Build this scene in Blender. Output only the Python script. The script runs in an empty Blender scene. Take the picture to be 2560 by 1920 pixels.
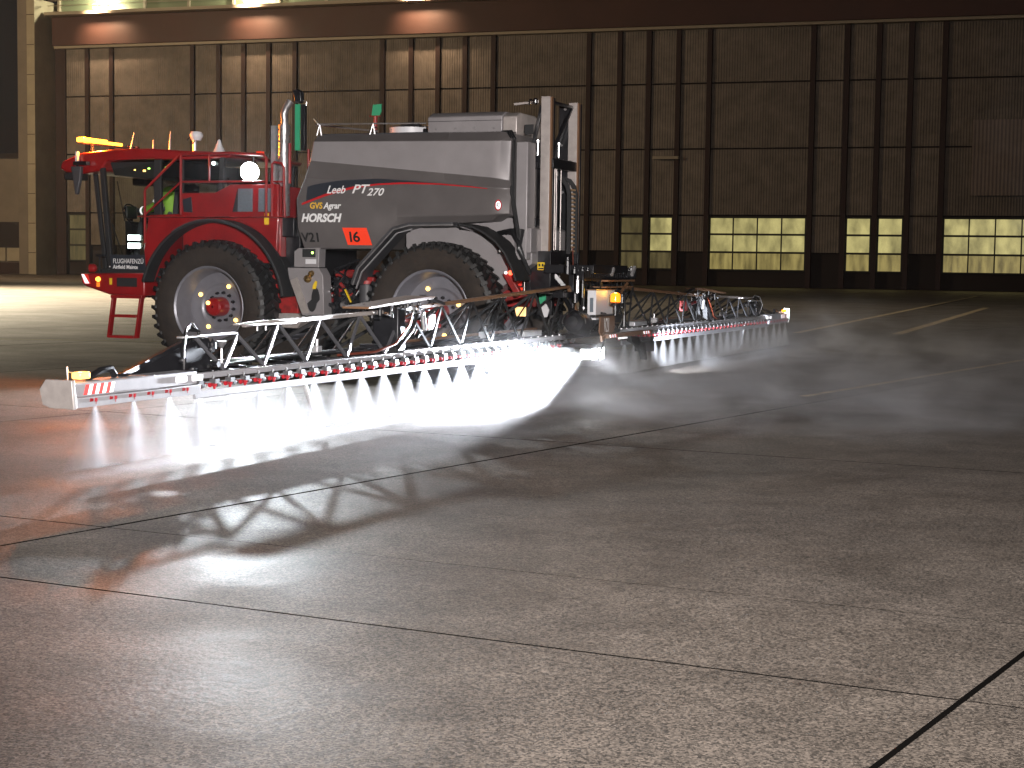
import bpy, math, random
from mathutils import Vector, Matrix
R = math.radians
rnd = random.Random(7)
S = bpy.context.scene
C = S.collection

# ------------------------------------------------------------------ camera
PITCH, ROLL, CAM_H = 0.0746, 0.0141, 1.7364
Fw = Vector((0, math.cos(PITCH), -math.sin(PITCH)))
Rt = Vector((1, 0, 0)); Up = Rt.cross(Fw)
Rt2 = Rt*math.cos(ROLL) + Up*math.sin(ROLL); Up2 = -Rt*math.sin(ROLL) + Up*math.cos(ROLL)
cd = bpy.data.cameras.new('camera'); cam = bpy.data.objects.new('camera', cd); C.objects.link(cam)
cd.sensor_width = 36; cd.lens = 4005.6*36/2560; cd.clip_end = 2000; cd.clip_start = .1
cam.matrix_world = Matrix(((Rt2.x, Up2.x, -Fw.x, 0), (Rt2.y, Up2.y, -Fw.y, 0), (Rt2.z, Up2.z, -Fw.z, CAM_H), (0, 0, 0, 1)))
S.camera = cam
# ------------------------------------------------------------------ world: night sky
w = bpy.data.worlds.new('World'); S.world = w; w.use_nodes = True
nt = w.node_tree; bg = nt.nodes['Background']
sky = nt.nodes.new('ShaderNodeTexSky'); sky.sky_type = 'NISHITA'; sky.sun_disc = False
sky.sun_elevation = R(3); sky.sun_rotation = R(200)
mx = nt.nodes.new('ShaderNodeMix'); mx.data_type = 'RGBA'; mx.inputs[0].default_value = .985
mx.inputs[7].default_value = (.46, .33, .33, 1)
nt.links.new(sky.outputs[0], mx.inputs[6]); nt.links.new(mx.outputs[2], bg.inputs[0])
bg.inputs[1].default_value = .017
# ------------------------------------------------------------------ exposure, cycles
S.view_settings.view_transform = 'Standard'; S.view_settings.look = 'None'
S.view_settings.exposure = 0; S.view_settings.gamma = 1; S.view_settings.use_curve_mapping = False
S.render.engine = 'CYCLES'
cy = S.cycles; cy.use_denoising = True; cy.volume_step_rate = 1.0; cy.volume_max_steps = 128
cy.max_bounces = 6; cy.diffuse_bounces = 3; cy.glossy_bounces = 3; cy.transmission_bounces = 4; cy.volume_bounces = 1
cy.transparent_max_bounces = 12; cy.sample_clamp_indirect = 4; cy.caustics_reflective = False; cy.caustics_refractive = False

HA = 0.3963                                    # the machine drives left and away
RC = Vector((1.1364, 23.3995, 0))              # ground point under the boom centre
ROOTM = Matrix.Translation(RC) @ Matrix.Rotation(math.pi-HA, 4, 'Z')   # x forward, y to its left, z up
BLD_M = Matrix.Translation((37.613, 140, 0)) @ Matrix.Rotation(-.3127, 4, 'Z')   # x along facade, -y towards camera

def lamp(name, kind, loc, energy, color, M=None, to=None, size=.1, spot=None, blend=.5, parent=None):
    ld = bpy.data.lights.new(name, kind); o = bpy.data.objects.new(name, ld); C.objects.link(o)
    ld.energy = energy; ld.color = color
    if kind in ('POINT', 'SPOT'): ld.shadow_soft_size = size
    if kind == 'SPOT': ld.spot_size = R(spot); ld.spot_blend = blend
    p = Vector(loc); t = Vector(to) if to else None
    if M is not None:
        p = M @ p
        if t is not None: t = M @ t
    o.location = p
    if t is not None: o.rotation_euler = (t-p).to_track_quat('-Z', 'Y').to_euler()
    return o
# assumed dim warm sun lamp behind the camera for the whole airport's glow
sn = lamp('assumed_airport_glow', 'SUN', (0, 0, 30), .07, (1, .66, .46)); sn.data.angle = R(20)
sn.rotation_euler = Vector((.25, 1, -.35)).to_track_quat('-Z', 'Y').to_euler()
# added fill spot beside the camera, standing in for its flash; no mast
lamp('front_fill_light', 'SPOT', (1.2, -3.0, 3.1), 30000, (1, .94, .91), to=(-.2, 22, 3.3), size=.12, spot=60, blend=.9)
# assumed unseen spots far left, lighting the hangar wall and left apron; no mast
lamp('assumed_hangar_light', 'SPOT', (-62, 118, 22), 40000, (1, .70, .41), to=(-40, 150, 9), size=.5, spot=150, blend=.8)
lamp('assumed_apron_light', 'SPOT', (-36, 82, 22), 330000, (1, .86, .62), to=(-29, 78, 0), size=.5, spot=118, blend=1)
# the machine's own lamps (bodies are built further down, where the lamps sit)
lamp('cab_work_light', 'SPOT', (5.02, 1.42, 3.06), 2200, (.86, .94, 1), ROOTM, (-1.2, 11.5, 0), .08, 112, .55)
lamp('boom_light_left', 'SPOT', (-.45, 1.48, .50), 22000, (.84, .90, 1), ROOTM, (-.10, 8.5, .16), .05, 31, .7)
lamp('boom_light_right', 'SPOT', (-.45, -1.48, .50), 9000, (.84, .90, 1), ROOTM, (-.10, -8.5, .16), .05, 31, .7)
lamp('roof_beacon_and_fill', 'POINT', (8.30, .86, 3.72), 320, (1, .20, .012), ROOTM, size=.05)
lamp('roof_beacon_and_fill', 'POINT', (8.02, .98, 3.57), 150, (1, .24, .015), ROOTM, size=.03)  # extra lamp without a body, added to throw more orange on the roof
lamp('rear_beacon_light', 'POINT', (-.52, .42, 1.36), 5, (1, .5, .05), ROOTM, size=.03)
lamp('tip_lamp_light', 'POINT', (-.10, 11.87, .84), 4, (1, .5, .12), ROOTM, size=.03)
lamp('tip_lamp_light', 'POINT', (-.10, -12.0, .84), 12, (1, .8, .6), ROOTM, size=.03)
for s_, z_ in ((-83.5, 27.0), (-66.5, 27.0), (-49.0, 27.0)):
    lamp('gallery_light', 'SPOT', (s_, -3.6, 27.2), 4200, (1, .66, .40), BLD_M, (s_+.3, -.95, 25.3), .3, 104, 1)
    lamp('gallery_light', 'POINT', (s_, -1.2, z_+.6), 2200, (1, .9, .62), BLD_M, size=.2)

# ------------------------------------------------------------------ helpers
class MB:
    def __init__(s): s.v = []; s.f = []; s.m = []
    def add(s, vs, fs, mi=0):
        b = len(s.v); s.v += [tuple(v) for v in vs]; s.f += [tuple(b+i for i in f) for f in fs]; s.m += [mi]*len(fs); return s
    def box(s, x0, x1, y0, y1, z0, z1, mi=0):
        if x0 > x1: x0, x1 = x1, x0
        if y0 > y1: y0, y1 = y1, y0
        if z0 > z1: z0, z1 = z1, z0
        v = [(x, y, z) for z in (z0, z1) for x, y in ((x0, y0), (x1, y0), (x1, y1), (x0, y1))]
        return s.add(v, [(3, 2, 1, 0), (4, 5, 6, 7), (0, 1, 5, 4), (1, 2, 6, 5), (2, 3, 7, 6), (3, 0, 4, 7)], mi)
    def bar(s, a, b, wd, ht, mi=0, up=(0, 0, 1)):          # rectangular bar from a to b
        a = Vector(a); b = Vector(b); d = (b-a).normalized(); u = Vector(up)
        if abs(d.dot(u)) > .95: u = Vector((1, 0, 0))
        q = d.cross(u).normalized(); u = q.cross(d).normalized(); q *= wd/2; u *= ht/2
        v = [p+e for p in (a, b) for e in (-q-u, q-u, q+u, -q+u)]
        return s.add(v, [(3, 2, 1, 0), (4, 5, 6, 7), (0, 1, 5, 4), (1, 2, 6, 5), (2, 3, 7, 6), (3, 0, 4, 7)], mi)
    def tube(s, pts, r, n=8, mi=0, cap=True):
        pts = [Vector(p) for p in pts]; rings = []
        rr = r if isinstance(r, (list, tuple)) else [r]*len(pts)
        d0 = (pts[1]-pts[0]).normalized(); u = Vector((0, 0, 1)) if abs(d0.z) < .9 else Vector((1, 0, 0))
        q = d0.cross(u).normalized()
        b = len(s.v)
        for i, p in enumerate(pts):
            d = (pts[min(i+1, len(pts)-1)]-pts[max(i-1, 0)]).normalized()
            q = (q-d*q.dot(d)).normalized(); t = d.cross(q)
            for k in range(n):
                a = 2*math.pi*k/n; s.v.append(tuple(p+(q*math.cos(a)+t*math.sin(a))*rr[i]))
        for i in range(len(pts)-1):
            for k in range(n):
                k2 = (k+1) % n; s.f.append((b+i*n+k, b+i*n+k2, b+(i+1)*n+k2, b+(i+1)*n+k)); s.m.append(mi)
        if cap:
            s.f.append(tuple(b+k for k in range(n))[::-1]); s.f.append(tuple(b+(len(pts)-1)*n+k for k in range(n))); s.m += [mi, mi]
        return s
    def lathe(s, prof, o, ax=(0, 1, 0), n=32, mi=0):       # prof: (radius, offset along axis); mi may be a list per span
        o = Vector(o); ax = Vector(ax).normalized(); u = Vector((0, 0, 1)) if abs(ax.z) < .9 else Vector((1, 0, 0))
        q = ax.cross(u).normalized(); u = q.cross(ax); b = len(s.v)
        for r, h in prof:
            for k in range(n):
                a = 2*math.pi*k/n; s.v.append(tuple(o+ax*h+(q*math.cos(a)+u*math.sin(a))*max(r, 1e-4)))
        for i in range(len(prof)-1):
            for k in range(n):
                k2 = (k+1) % n; s.f.append((b+i*n+k, b+i*n+k2, b+(i+1)*n+k2, b+(i+1)*n+k)); s.m.append(mi[i] if isinstance(mi, (list, tuple)) else mi)
        return s
    def prism(s, poly, y0, y1, mi=0):                      # (x, z) outline between y0 and y1
        n = len(poly); v = [(x, y0, z) for x, z in poly]+[(x, y1, z) for x, z in poly]
        f = [tuple(range(n)), tuple(range(2*n-1, n-1, -1))]+[(i, i+n, (i+1) % n+n, (i+1) % n) for i in range(n)]
        return s.add(v, f, mi)
    def prismx(s, poly, x0, x1, mi=0):                     # (y, z) outline between x0 and x1
        n = len(poly); v = [(x0, y, z) for y, z in poly]+[(x1, y, z) for y, z in poly]
        f = [tuple(range(n)), tuple(range(2*n-1, n-1, -1))]+[(i, i+n, (i+1) % n+n, (i+1) % n) for i in range(n)]
        return s.add(v, f, mi)
    def strip(s, path, th, y0, y1, mi=0):                  # a bent plate: (x, z) path, thickness th, from y0 to y1
        P = [Vector((x, z)) for x, z in path]; o = []
        for i, p in enumerate(P):
            d = (P[min(i+1, len(P)-1)]-P[max(i-1, 0)]).normalized(); o.append(p+Vector((-d.y, d.x))*th)
        return s.prism([tuple(p) for p in P]+[tuple(p) for p in reversed(o)], y0, y1, mi)
    def build(s, name, mats, parent=None, M=None, bevel=0, smooth=True, loc=None):
        me = bpy.data.meshes.new(name); me.from_pydata(s.v, [], s.f)
        for m in (mats if isinstance(mats, (list, tuple)) else [mats]): me.materials.append(m)
        for p, mi in zip(me.polygons, s.m): p.material_index = mi
        me.update()
        if smooth:
            me.shade_smooth(); me.set_sharp_from_angle(angle=R(32))
        o = bpy.data.objects.new(name, me); C.objects.link(o)
        if parent is not None: o.parent = parent
        if M is not None: o.matrix_world = M
        if loc: o.location = loc
        if bevel:
            bm = o.modifiers.new('bevel', 'BEVEL'); bm.width = bevel; bm.segments = 2; bm.limit_method = 'ANGLE'; bm.angle_limit = R(40)
        return o
def box(*a): return MB().box(*a)
def inst(src, loc, parent, label=None):
    o = src.copy(); C.objects.link(o); o.parent = parent; o.location = loc
    if label: o['label'] = label
    return o
def thing(name, label, cat, M, group=None):
    o = bpy.data.objects.new(name, None); C.objects.link(o); o.matrix_world = M; o.empty_display_size = .2
    o['label'] = label; o['category'] = cat
    if group: o['group'] = group
    return o
def struct(o): o['kind'] = 'structure'; return o

# ------------------------------------------------------------------ materials
def mat(name, col, rough=.5, metal=0, noise=.0, nscale=8, bump=0, bscale=60, emit=None, estr=0, spec=.5, dirt=None, coat=0):
    m = bpy.data.materials.new(name); m.use_nodes = True; t = m.node_tree; b = t.nodes['Principled BSDF']
    b.inputs['Base Color'].default_value = (*col, 1); b.inputs['Roughness'].default_value = rough
    b.inputs['Metallic'].default_value = metal; b.inputs['Specular IOR Level'].default_value = spec
    if coat: b.inputs['Coat Weight'].default_value = coat; b.inputs['Coat Roughness'].default_value = .08
    tc = t.nodes.new('ShaderNodeTexCoord')
    if noise:
        n = t.nodes.new('ShaderNodeTexNoise'); n.inputs['Scale'].default_value = nscale; n.inputs['Detail'].default_value = 6; n.inputs['Roughness'].default_value = .65
        t.links.new(tc.outputs['Object'], n.inputs['Vector'])
        r = t.nodes.new('ShaderNodeValToRGB'); r.color_ramp.elements[0].position = .3; r.color_ramp.elements[1].position = .72
        lo = dirt if dirt else tuple(c*(1-noise) for c in col); r.color_ramp.elements[0].color = (*lo, 1)
        r.color_ramp.elements[1].color = (*[min(1, c*(1+noise*.5)) for c in col], 1)
        t.links.new(n.outputs[0], r.inputs[0]); t.links.new(r.outputs[0], b.inputs['Base Color'])
        mr = t.nodes.new('ShaderNodeMapRange'); mr.inputs[3].default_value = max(.05, rough-.12); mr.inputs[4].default_value = min(1, rough+.15)
        t.links.new(n.outputs[0], mr.inputs[0]); t.links.new(mr.outputs[0], b.inputs['Roughness'])
    if bump:
        n2 = t.nodes.new('ShaderNodeTexNoise'); n2.inputs['Scale'].default_value = bscale; n2.inputs['Detail'].default_value = 4
        t.links.new(tc.outputs['Object'], n2.inputs['Vector'])
        bp = t.nodes.new('ShaderNodeBump'); bp.inputs['Strength'].default_value = bump; bp.inputs['Distance'].default_value = .01
        t.links.new(n2.outputs[0], bp.inputs['Height']); t.links.new(bp.outputs[0], b.inputs['Normal'])
    if emit: b.inputs['Emission Color'].default_value = (*emit, 1); b.inputs['Emission Strength'].default_value = estr
    return m
m_red = mat('red_paint', (.25, .009, .010), .32, 0, .25, 3, coat=.4)
m_reddk = mat('red_chassis_paint', (.30, .012, .012), .45, 0, .45, 7, dirt=(.06, .012, .01))
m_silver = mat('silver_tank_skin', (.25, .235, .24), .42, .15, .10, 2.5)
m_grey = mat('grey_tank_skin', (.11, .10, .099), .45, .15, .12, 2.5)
m_greydk = mat('dark_grey_plastic', (.05, .05, .055), .5, 0, .3, 6)
m_black = mat('black_gloss_steel', (.010, .010, .012), .34, 0, .3, 9)
m_blackm = mat('black_matt', (.012, .012, .013), .7, 0, .3, 9)
m_rubber = mat('tyre_rubber', (.010, .008, .007), .85, 0, .5, 5, bump=.3, bscale=40, dirt=(.028, .019, .013))
m_tread = mat('tread_rubber', (.012, .012, .012), .55, 0, .4, 14, bump=.3, bscale=40)
m_rim = mat('rim_paint', (.175, .175, .20), .38, .25, .12, 5)
m_steel = mat('zinc_steel', (.55, .54, .55), .34, .85, .2, 12)
m_alu = mat('aluminium', (.62, .62, .64), .36, .7, .15, 10)
m_galv = mat('galvanised_boom_steel', (.36, .36, .385), .45, .15, .15, 10)
m_brace = mat('painted_brace_steel', (.10, .10, .11), .45, .3, .15, 10)
m_alu2 = mat('mast_aluminium', (.42, .38, .36), .45, .45, .15, 10)
m_chrome = mat('polished_steel', (.75, .75, .77), .14, 1)
m_brass = mat('brass', (.42, .27, .10), .3, .9)
m_white = mat('white_paint', (.60, .60, .62), .4, 0, .08, 4)
m_decal = mat('white_lettering', (.72, .72, .72), .5)
m_decaly = mat('yellow_lettering', (.70, .42, .03), .5)
m_decalk = mat('black_lettering', (.012, .012, .013), .5)
m_navy = mat('navy_decal', (.022, .026, .034), .35)
m_stripe = mat('red_stripe', (.42, .012, .016), .4)
m_fluo = mat('fluorescent_red', (.85, .045, .012), .6, emit=(1, .05, .01), estr=.12)
m_yel = mat('yellow_sticker', (.70, .48, .02), .5)
m_green = mat('green_strip', (.03, .30, .15), .5, 0, .1, 4)
m_hose = mat('hose_rubber', (.010, .010, .011), .38)
m_hoseo = mat('orange_hose', (.14, .03, .015), .4)
m_seat = mat('seat_fabric', (.02, .02, .024), .8)
m_hivis = mat('hi_vis_fabric', (.17, .33, .03), .75, emit=(.4, 1, .03), estr=.02, bump=.4, bscale=15)
m_trous = mat('dark_trousers', (.02, .022, .03), .8)
m_skin = mat('skin', (.48, .27, .18), .55)
m_hair = mat('brown_hair', (.035, .022, .014), .7)
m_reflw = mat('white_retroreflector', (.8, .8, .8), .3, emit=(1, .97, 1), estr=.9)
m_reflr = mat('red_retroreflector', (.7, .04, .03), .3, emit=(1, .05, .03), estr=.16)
m_cap = mat('red_nozzle_cap', (.34, .012, .02), .35)
m_nozb = mat('nozzle_body_plastic', (.06, .06, .065), .4)
m_led = mat('led_lamp', (.9, .95, 1), .3, emit=(.92, .96, 1), estr=60)
m_led2 = mat('led_lamp_dim', (.9, .95, 1), .3, emit=(.8, 1, .92), estr=6)
m_amber = mat('amber_lens_bright', (1, .4, .02), .2, emit=(1, .34, .03), estr=7)
m_amber2 = mat('amber_lens', (1, .4, .03), .2, emit=(1, .42, .05), estr=4.5)
m_amber5 = mat('amber_side_lamp', (1, .4, .03), .2, emit=(1, .48, .14), estr=3)
m_amber4 = mat('amber_dome', (.9, .25, .01), .15, emit=(1, .30, .015), estr=1.6)
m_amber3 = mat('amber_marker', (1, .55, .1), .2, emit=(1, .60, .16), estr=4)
m_redlamp = mat('red_lens', (.9, .05, .03), .2, emit=(1, .07, .03), estr=6)
m_greenled = mat('green_led', (.4, 1, .2), .2, emit=(.5, 1, .15), estr=5)
m_mirror = mat('mirror_glass', (.6, .62, .6), .05, 1)
m_plate = mat('brown_plate', (.16, .085, .045), .5)
m_tanlink = mat('tan_chain_link', (.42, .28, .16), .5)
m_grille = mat('vent_mesh', (.11, .135, .16), .55, 0, .2, 30)
def glass(name, tint, alpha):
    m = bpy.data.materials.new(name); m.use_nodes = True; t = m.node_tree
    for n in list(t.nodes):
        if n.type != 'OUTPUT_MATERIAL': t.nodes.remove(n)
    out = [n for n in t.nodes][0]; g = t.nodes.new('ShaderNodeBsdfGlossy'); g.inputs['Roughness'].default_value = .03
    tr = t.nodes.new('ShaderNodeBsdfTransparent'); tr.inputs[0].default_value = (*tint, 1)
    fr = t.nodes.new('ShaderNodeLayerWeight'); fr.inputs[0].default_value = .3; pw = t.nodes.new('ShaderNodeMath'); pw.operation = 'POWER'; pw.inputs[1].default_value = 3.5
    mxs = t.nodes.new('ShaderNodeMixShader'); ma = t.nodes.new('ShaderNodeMath'); ma.operation = 'ADD'; ma.inputs[1].default_value = .03
    t.links.new(fr.outputs[1], pw.inputs[0]); t.links.new(pw.outputs[0], ma.inputs[0]); t.links.new(ma.outputs[0], mxs.inputs[0]); t.links.new(tr.outputs[0], mxs.inputs[1]); t.links.new(g.outputs[0], mxs.inputs[2])
    t.links.new(mxs.outputs[0], out.inputs[0]); return m
m_glass = glass('cab_glass', (.93, .95, .92), 1)
m_tint = glass('tinted_glass', (.55, .58, .58), 1)

# ------------------------------------------------------------------ concrete
def concrete():
    m = bpy.data.materials.new('apron_concrete'); m.use_nodes = True; t = m.node_tree; b = t.nodes['Principled BSDF']; L = t.links.new
    tc = t.nodes.new('ShaderNodeTexCoord')
    def noise(sc, det, ro=.6, vec=None):
        n = t.nodes.new('ShaderNodeTexNoise'); n.inputs['Scale'].default_value = sc; n.inputs['Detail'].default_value = det; n.inputs['Roughness'].default_value = ro
        L(vec or tc.outputs['Object'], n.inputs['Vector']); return n.outputs[0]
    def ramp(f, a, b_, ca, cb):
        r = t.nodes.new('ShaderNodeValToRGB'); r.color_ramp.elements[0].position = a; r.color_ramp.elements[1].position = b_
        r.color_ramp.elements[0].color = (*ca, 1); r.color_ramp.elements[1].color = (*cb, 1); L(f, r.inputs[0]); return r.outputs[0]
    def mixc(f, a, b_, mode='MIX'):
        x = t.nodes.new('ShaderNodeMix'); x.data_type = 'RGBA'; x.blend_type = mode
        if isinstance(f, float): x.inputs[0].default_value = f
        else: L(f, x.inputs[0])
        L(a, x.inputs[6]); L(b_, x.inputs[7]); return x.outputs[2]
    big = ramp(noise(.35, 6), .25, .75, (.088, .077, .068), (.180, .162, .146))
    blot = ramp(noise(1.6, 6, .7), .32, .66, (.62, .60, .58), (1.06, 1.04, 1.02))
    c = mixc(1.0, big, blot, 'MULTIPLY')
    v = t.nodes.new('ShaderNodeTexVoronoi'); v.inputs['Scale'].default_value = 105; L(tc.outputs['Object'], v.inputs['Vector'])
    ag = t.nodes.new('ShaderNodeSeparateColor'); L(v.outputs['Color'], ag.inputs[0])
    grain = ramp(ag.outputs[0], .15, .95, (.45, .44, .43), (2.0, 1.93, 1.85))
    c = mixc(1.0, c, grain, 'MULTIPLY')
    v2 = t.nodes.new('ShaderNodeTexVoronoi'); v2.inputs['Scale'].default_value = 28; L(tc.outputs['Object'], v2.inputs['Vector'])
    ag2 = t.nodes.new('ShaderNodeSeparateColor'); L(v2.outputs['Color'], ag2.inputs[0])
    c = mixc(1.0, c, ramp(ag2.outputs[1], .1, .95, (.92, .92, .91), (1.09, 1.08, 1.07)), 'MULTIPLY')
    L(c, b.inputs['Base Color'])
    wet = noise(.5, 5, .6)
    mr = t.nodes.new('ShaderNodeMapRange'); mr.inputs[1].default_value = .3; mr.inputs[2].default_value = .7; mr.inputs[3].default_value = .42; mr.inputs[4].default_value = .68
    L(wet, mr.inputs[0]); L(mr.outputs[0], b.inputs['Roughness'])
    bp = t.nodes.new('ShaderNodeBump'); bp.inputs['Strength'].default_value = .55; bp.inputs['Distance'].default_value = .006
    ad = t.nodes.new('ShaderNodeMath'); ad.operation = 'ADD'; L(ag.outputs[1], ad.inputs[0])
    mm = t.nodes.new('ShaderNodeMath'); mm.operation = 'MULTIPLY'; mm.inputs[1].default_value = 1.5; L(noise(18, 5), mm.inputs[0]); L(mm.outputs[0], ad.inputs[1])
    L(ad.outputs[0], bp.inputs['Height']); L(bp.outputs[0], b.inputs['Normal'])
    b.inputs['Specular IOR Level'].default_value = .5
    return m
m_conc = concrete()
m_seal = mat('joint_sealant', (.006, .0055, .005), 1, spec=0)
m_far = mat('far_apron', (.13, .112, .095), .6, 0, .35, .08)
m_line = mat('worn_yellow_paint', (.80, .60, .36), .6, 0, .6, 3.0, dirt=(.2, .15, .10))
m_liney = mat('yellow_guide_paint', (.34, .32, .04), .6, 0, .5, 2.0)
gd = MB(); gd.add([(-600, -60, -.03), (600, -60, -.03), (600, 900, -.03), (-600, 900, -.03)], [(0, 1, 2, 3)])
ground = struct(gd.build('apron_ground', m_conc, smooth=False))
sl = MB(); sl.add([(-45, -8, -.004), (45, -8, -.004), (45, 64, -.004), (-45, 64, -.004)], [(0, 1, 2, 3)])
sl.build('joint_sealant', m_seal, ground, smooth=False)
UA, VA = R(-25.8), R(58.0)
U = Vector((math.cos(UA), math.sin(UA))); V_ = Vector((math.cos(VA), math.sin(VA)))
nU = Vector((-U.y, U.x)); nV = Vector((-V_.y, V_.x))
ul = [-12.0, -5.8, .35, 6.55, 8.12, 14.32] + [14.32+6.2*k for k in range(1, 11)]
vl = [1.82+5.85*k for k in range(-7, 12)]
def lat(a, b):     # point with nU.p = a and nV.p = b
    det = nU.x*nV.y-nU.y*nV.x
    return Vector(((a*nV.y-nU.y*b)/det, (nU.x*b-a*nV.x)/det))
def joint_w(k): return .018 if k % 2 else .010
for i in range(len(ul)-1):
    for j in range(len(vl)-1):
        c_ = lat((ul[i]+ul[i+1])/2, (vl[j]+vl[j+1])/2)
        if c_.y < .5 or c_.y > 76 or abs(c_.x) > 7+.36*c_.y: continue
        g = .008; gv = .015
        if ul[i+1]-ul[i] < 2: pass
        P = [lat(a, b) for a, b in ((ul[i]+g, vl[j]+gv), (ul[i]+g, vl[j+1]-gv), (ul[i+1]-g, vl[j+1]-gv), (ul[i+1]-g, vl[j]+gv))]
        q = MB(); hz = rnd.uniform(-.0015, .0015)
        q.add([(p.x, p.y, z) for z in (-.021, hz) for p in P], [(4, 7, 6, 5), (0, 4, 5, 1), (1, 5, 6, 2), (2, 6, 7, 3), (3, 7, 4, 0)]); q.m = [0, 1, 1, 1, 1]
        q.build('concrete_slab', [m_conc, m_seal], ground, smooth=False)
def paint(a, b, wd, m, z=.0055):
    a = Vector(a); b = Vector(b); d = (b-a).normalized(); n = Vector((-d.y, d.x))*wd/2
    q = MB(); q.add([(*(a+n), z), (*(a-n), z), (*(b-n), z), (*(b+n), z)], [(0, 1, 2, 3)]); q.build('painted_line', m, ground, smooth=False)
paint((3.95, 21.66), (10.9, 32.8), .13, m_line)
paint((-14, 33.95), (10.5, 33.6), .10, m_liney)
paint((7.6, 43.0), (31.6, 109.5), .22, m_line)
paint((10.3, 43.0), (22.3, 75.6), .30, m_line)

# ------------------------------------------------------------------ hangar
def cladding(name, col, scale, nz=.25):
    m = mat(name, col, .6, 0, nz, .6); t = m.node_tree; b = t.nodes['Principled BSDF']
    tc = t.nodes.new('ShaderNodeTexCoord'); wv = t.nodes.new('ShaderNodeTexWave'); wv.wave_type = 'BANDS'; wv.bands_direction = 'X'; wv.inputs['Scale'].default_value = scale
    t.links.new(tc.outputs['Object'], wv.inputs['Vector']); bp = t.nodes.new('ShaderNodeBump'); bp.inputs['Strength'].default_value = .8; bp.inputs['Distance'].default_value = .05
    t.links.new(wv.outputs[0], bp.inputs['Height']); t.links.new(bp.outputs[0], b.inputs['Normal']); return m
m_clad = cladding('ribbed_cladding', (.205, .182, .158), 1.3, .4)
m_clad2 = cladding('ribbed_cladding_pale', (.232, .206, .178), 1.3, .4)
m_post = mat('dark_red_post', (.035, .015, .013), .6, 0, .3, 1)
m_plinth = mat('dark_plinth', (.022, .014, .014), .7, 0, .3, .5)
m_fascia = mat('brown_red_fascia', (.08, .036, .028), .55, 0, .25, .25)
m_edge = mat('pale_trim', (.38, .34, .26), .5)
m_cream = mat('cream_wall', (.40, .36, .26), .7, 0, .2, .4)
m_beige = mat('beige_wall', (.22, .19, .15), .7, 0, .2, .4)
m_dkint = mat('dark_void', (.006, .005, .006), .9)
m_mull = mat('window_frame_dark', (.03, .03, .022), .6)
def winmat(name, col, st, sx=1.1):
    m = bpy.data.materials.new(name); m.use_nodes = True; t = m.node_tree; b = t.nodes['Principled BSDF']; b.inputs['Roughness'].default_value = .3
    tc = t.nodes.new('ShaderNodeTexCoord'); mp = t.nodes.new('ShaderNodeMapping'); mp.inputs['Scale'].default_value = (sx, 1, .55)
    n = t.nodes.new('ShaderNodeTexNoise'); n.inputs['Scale'].default_value = .9; n.inputs['Detail'].default_value = 5
    t.links.new(tc.outputs['Object'], mp.inputs[0]); t.links.new(mp.outputs[0], n.inputs['Vector'])
    r = t.nodes.new('ShaderNodeValToRGB'); r.color_ramp.elements[0].position = .32; r.color_ramp.elements[1].position = .66
    r.color_ramp.elements[0].color = (*[c*.38 for c in col], 1); r.color_ramp.elements[1].color = (*col, 1)
    t.links.new(n.outputs[0], r.inputs[0]); t.links.new(r.outputs[0], b.inputs['Emission Color']); b.inputs['Emission Strength'].default_value = st
    b.inputs['Base Color'].default_value = (.05, .05, .04, 1); return m
m_win = winmat('lit_window', (.72, .63, .25), .75)
m_winlow = winmat('lit_window_lower', (.60, .48, .16), .55, 3)
m_windim = winmat('dim_window', (.30, .24, .10), .35, 3)
hg = thing('hangar', 'long brown clad aircraft hangar with lit windows behind the machine', 'hangar', BLD_M)
MBld = None
box(-89.6, 48, .5, 40, 0, 26).build('wall', m_plinth, hg)
posts = []
for k in range(-4, 3):
    s0 = -.6+20.6*k
    posts += [s0, s0-2.85, s0-5.6, s0-8.35, s0-11.3]
posts = sorted(p for p in posts if -89 < p < 48)
wide = [(-20.8, -11.8), (-.4, 8.6), (-41.4, -32.3), (-62.0, -53.0), (-82.6, -73.8)]
box(-89.55, -88.6, -.15, .5, 0, 23.2).build('post', m_post, hg)
for p in posts: box(p-.22, p+.22, -.12, .5, 0, 23.2).build('post', m_post, hg)
edges = [-88.6]+posts+[48]
rows = [(3.15, 6.35), (6.5, 12.35), (12.5, 18.25), (18.4, 23.15)]
wins = {}      # bay start -> (style)
litb = [(-20.8, -11.8, m_win, m_winlow, 4), (-8.7, -5.9, m_win, m_winlow, 1), (-5.8, -3.2, m_win, m_winlow, 1), (-.4, 8.6, m_win, m_winlow, 4), (-26.4, -23.9, m_win, m_windim, 1),
        (-29.2, -26.6, m_windim, m_windim, 1), (-35.5, -32.4, m_windim, m_windim, 1), (-88.5, -86.4, m_windim, m_windim, 1)]
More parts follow.
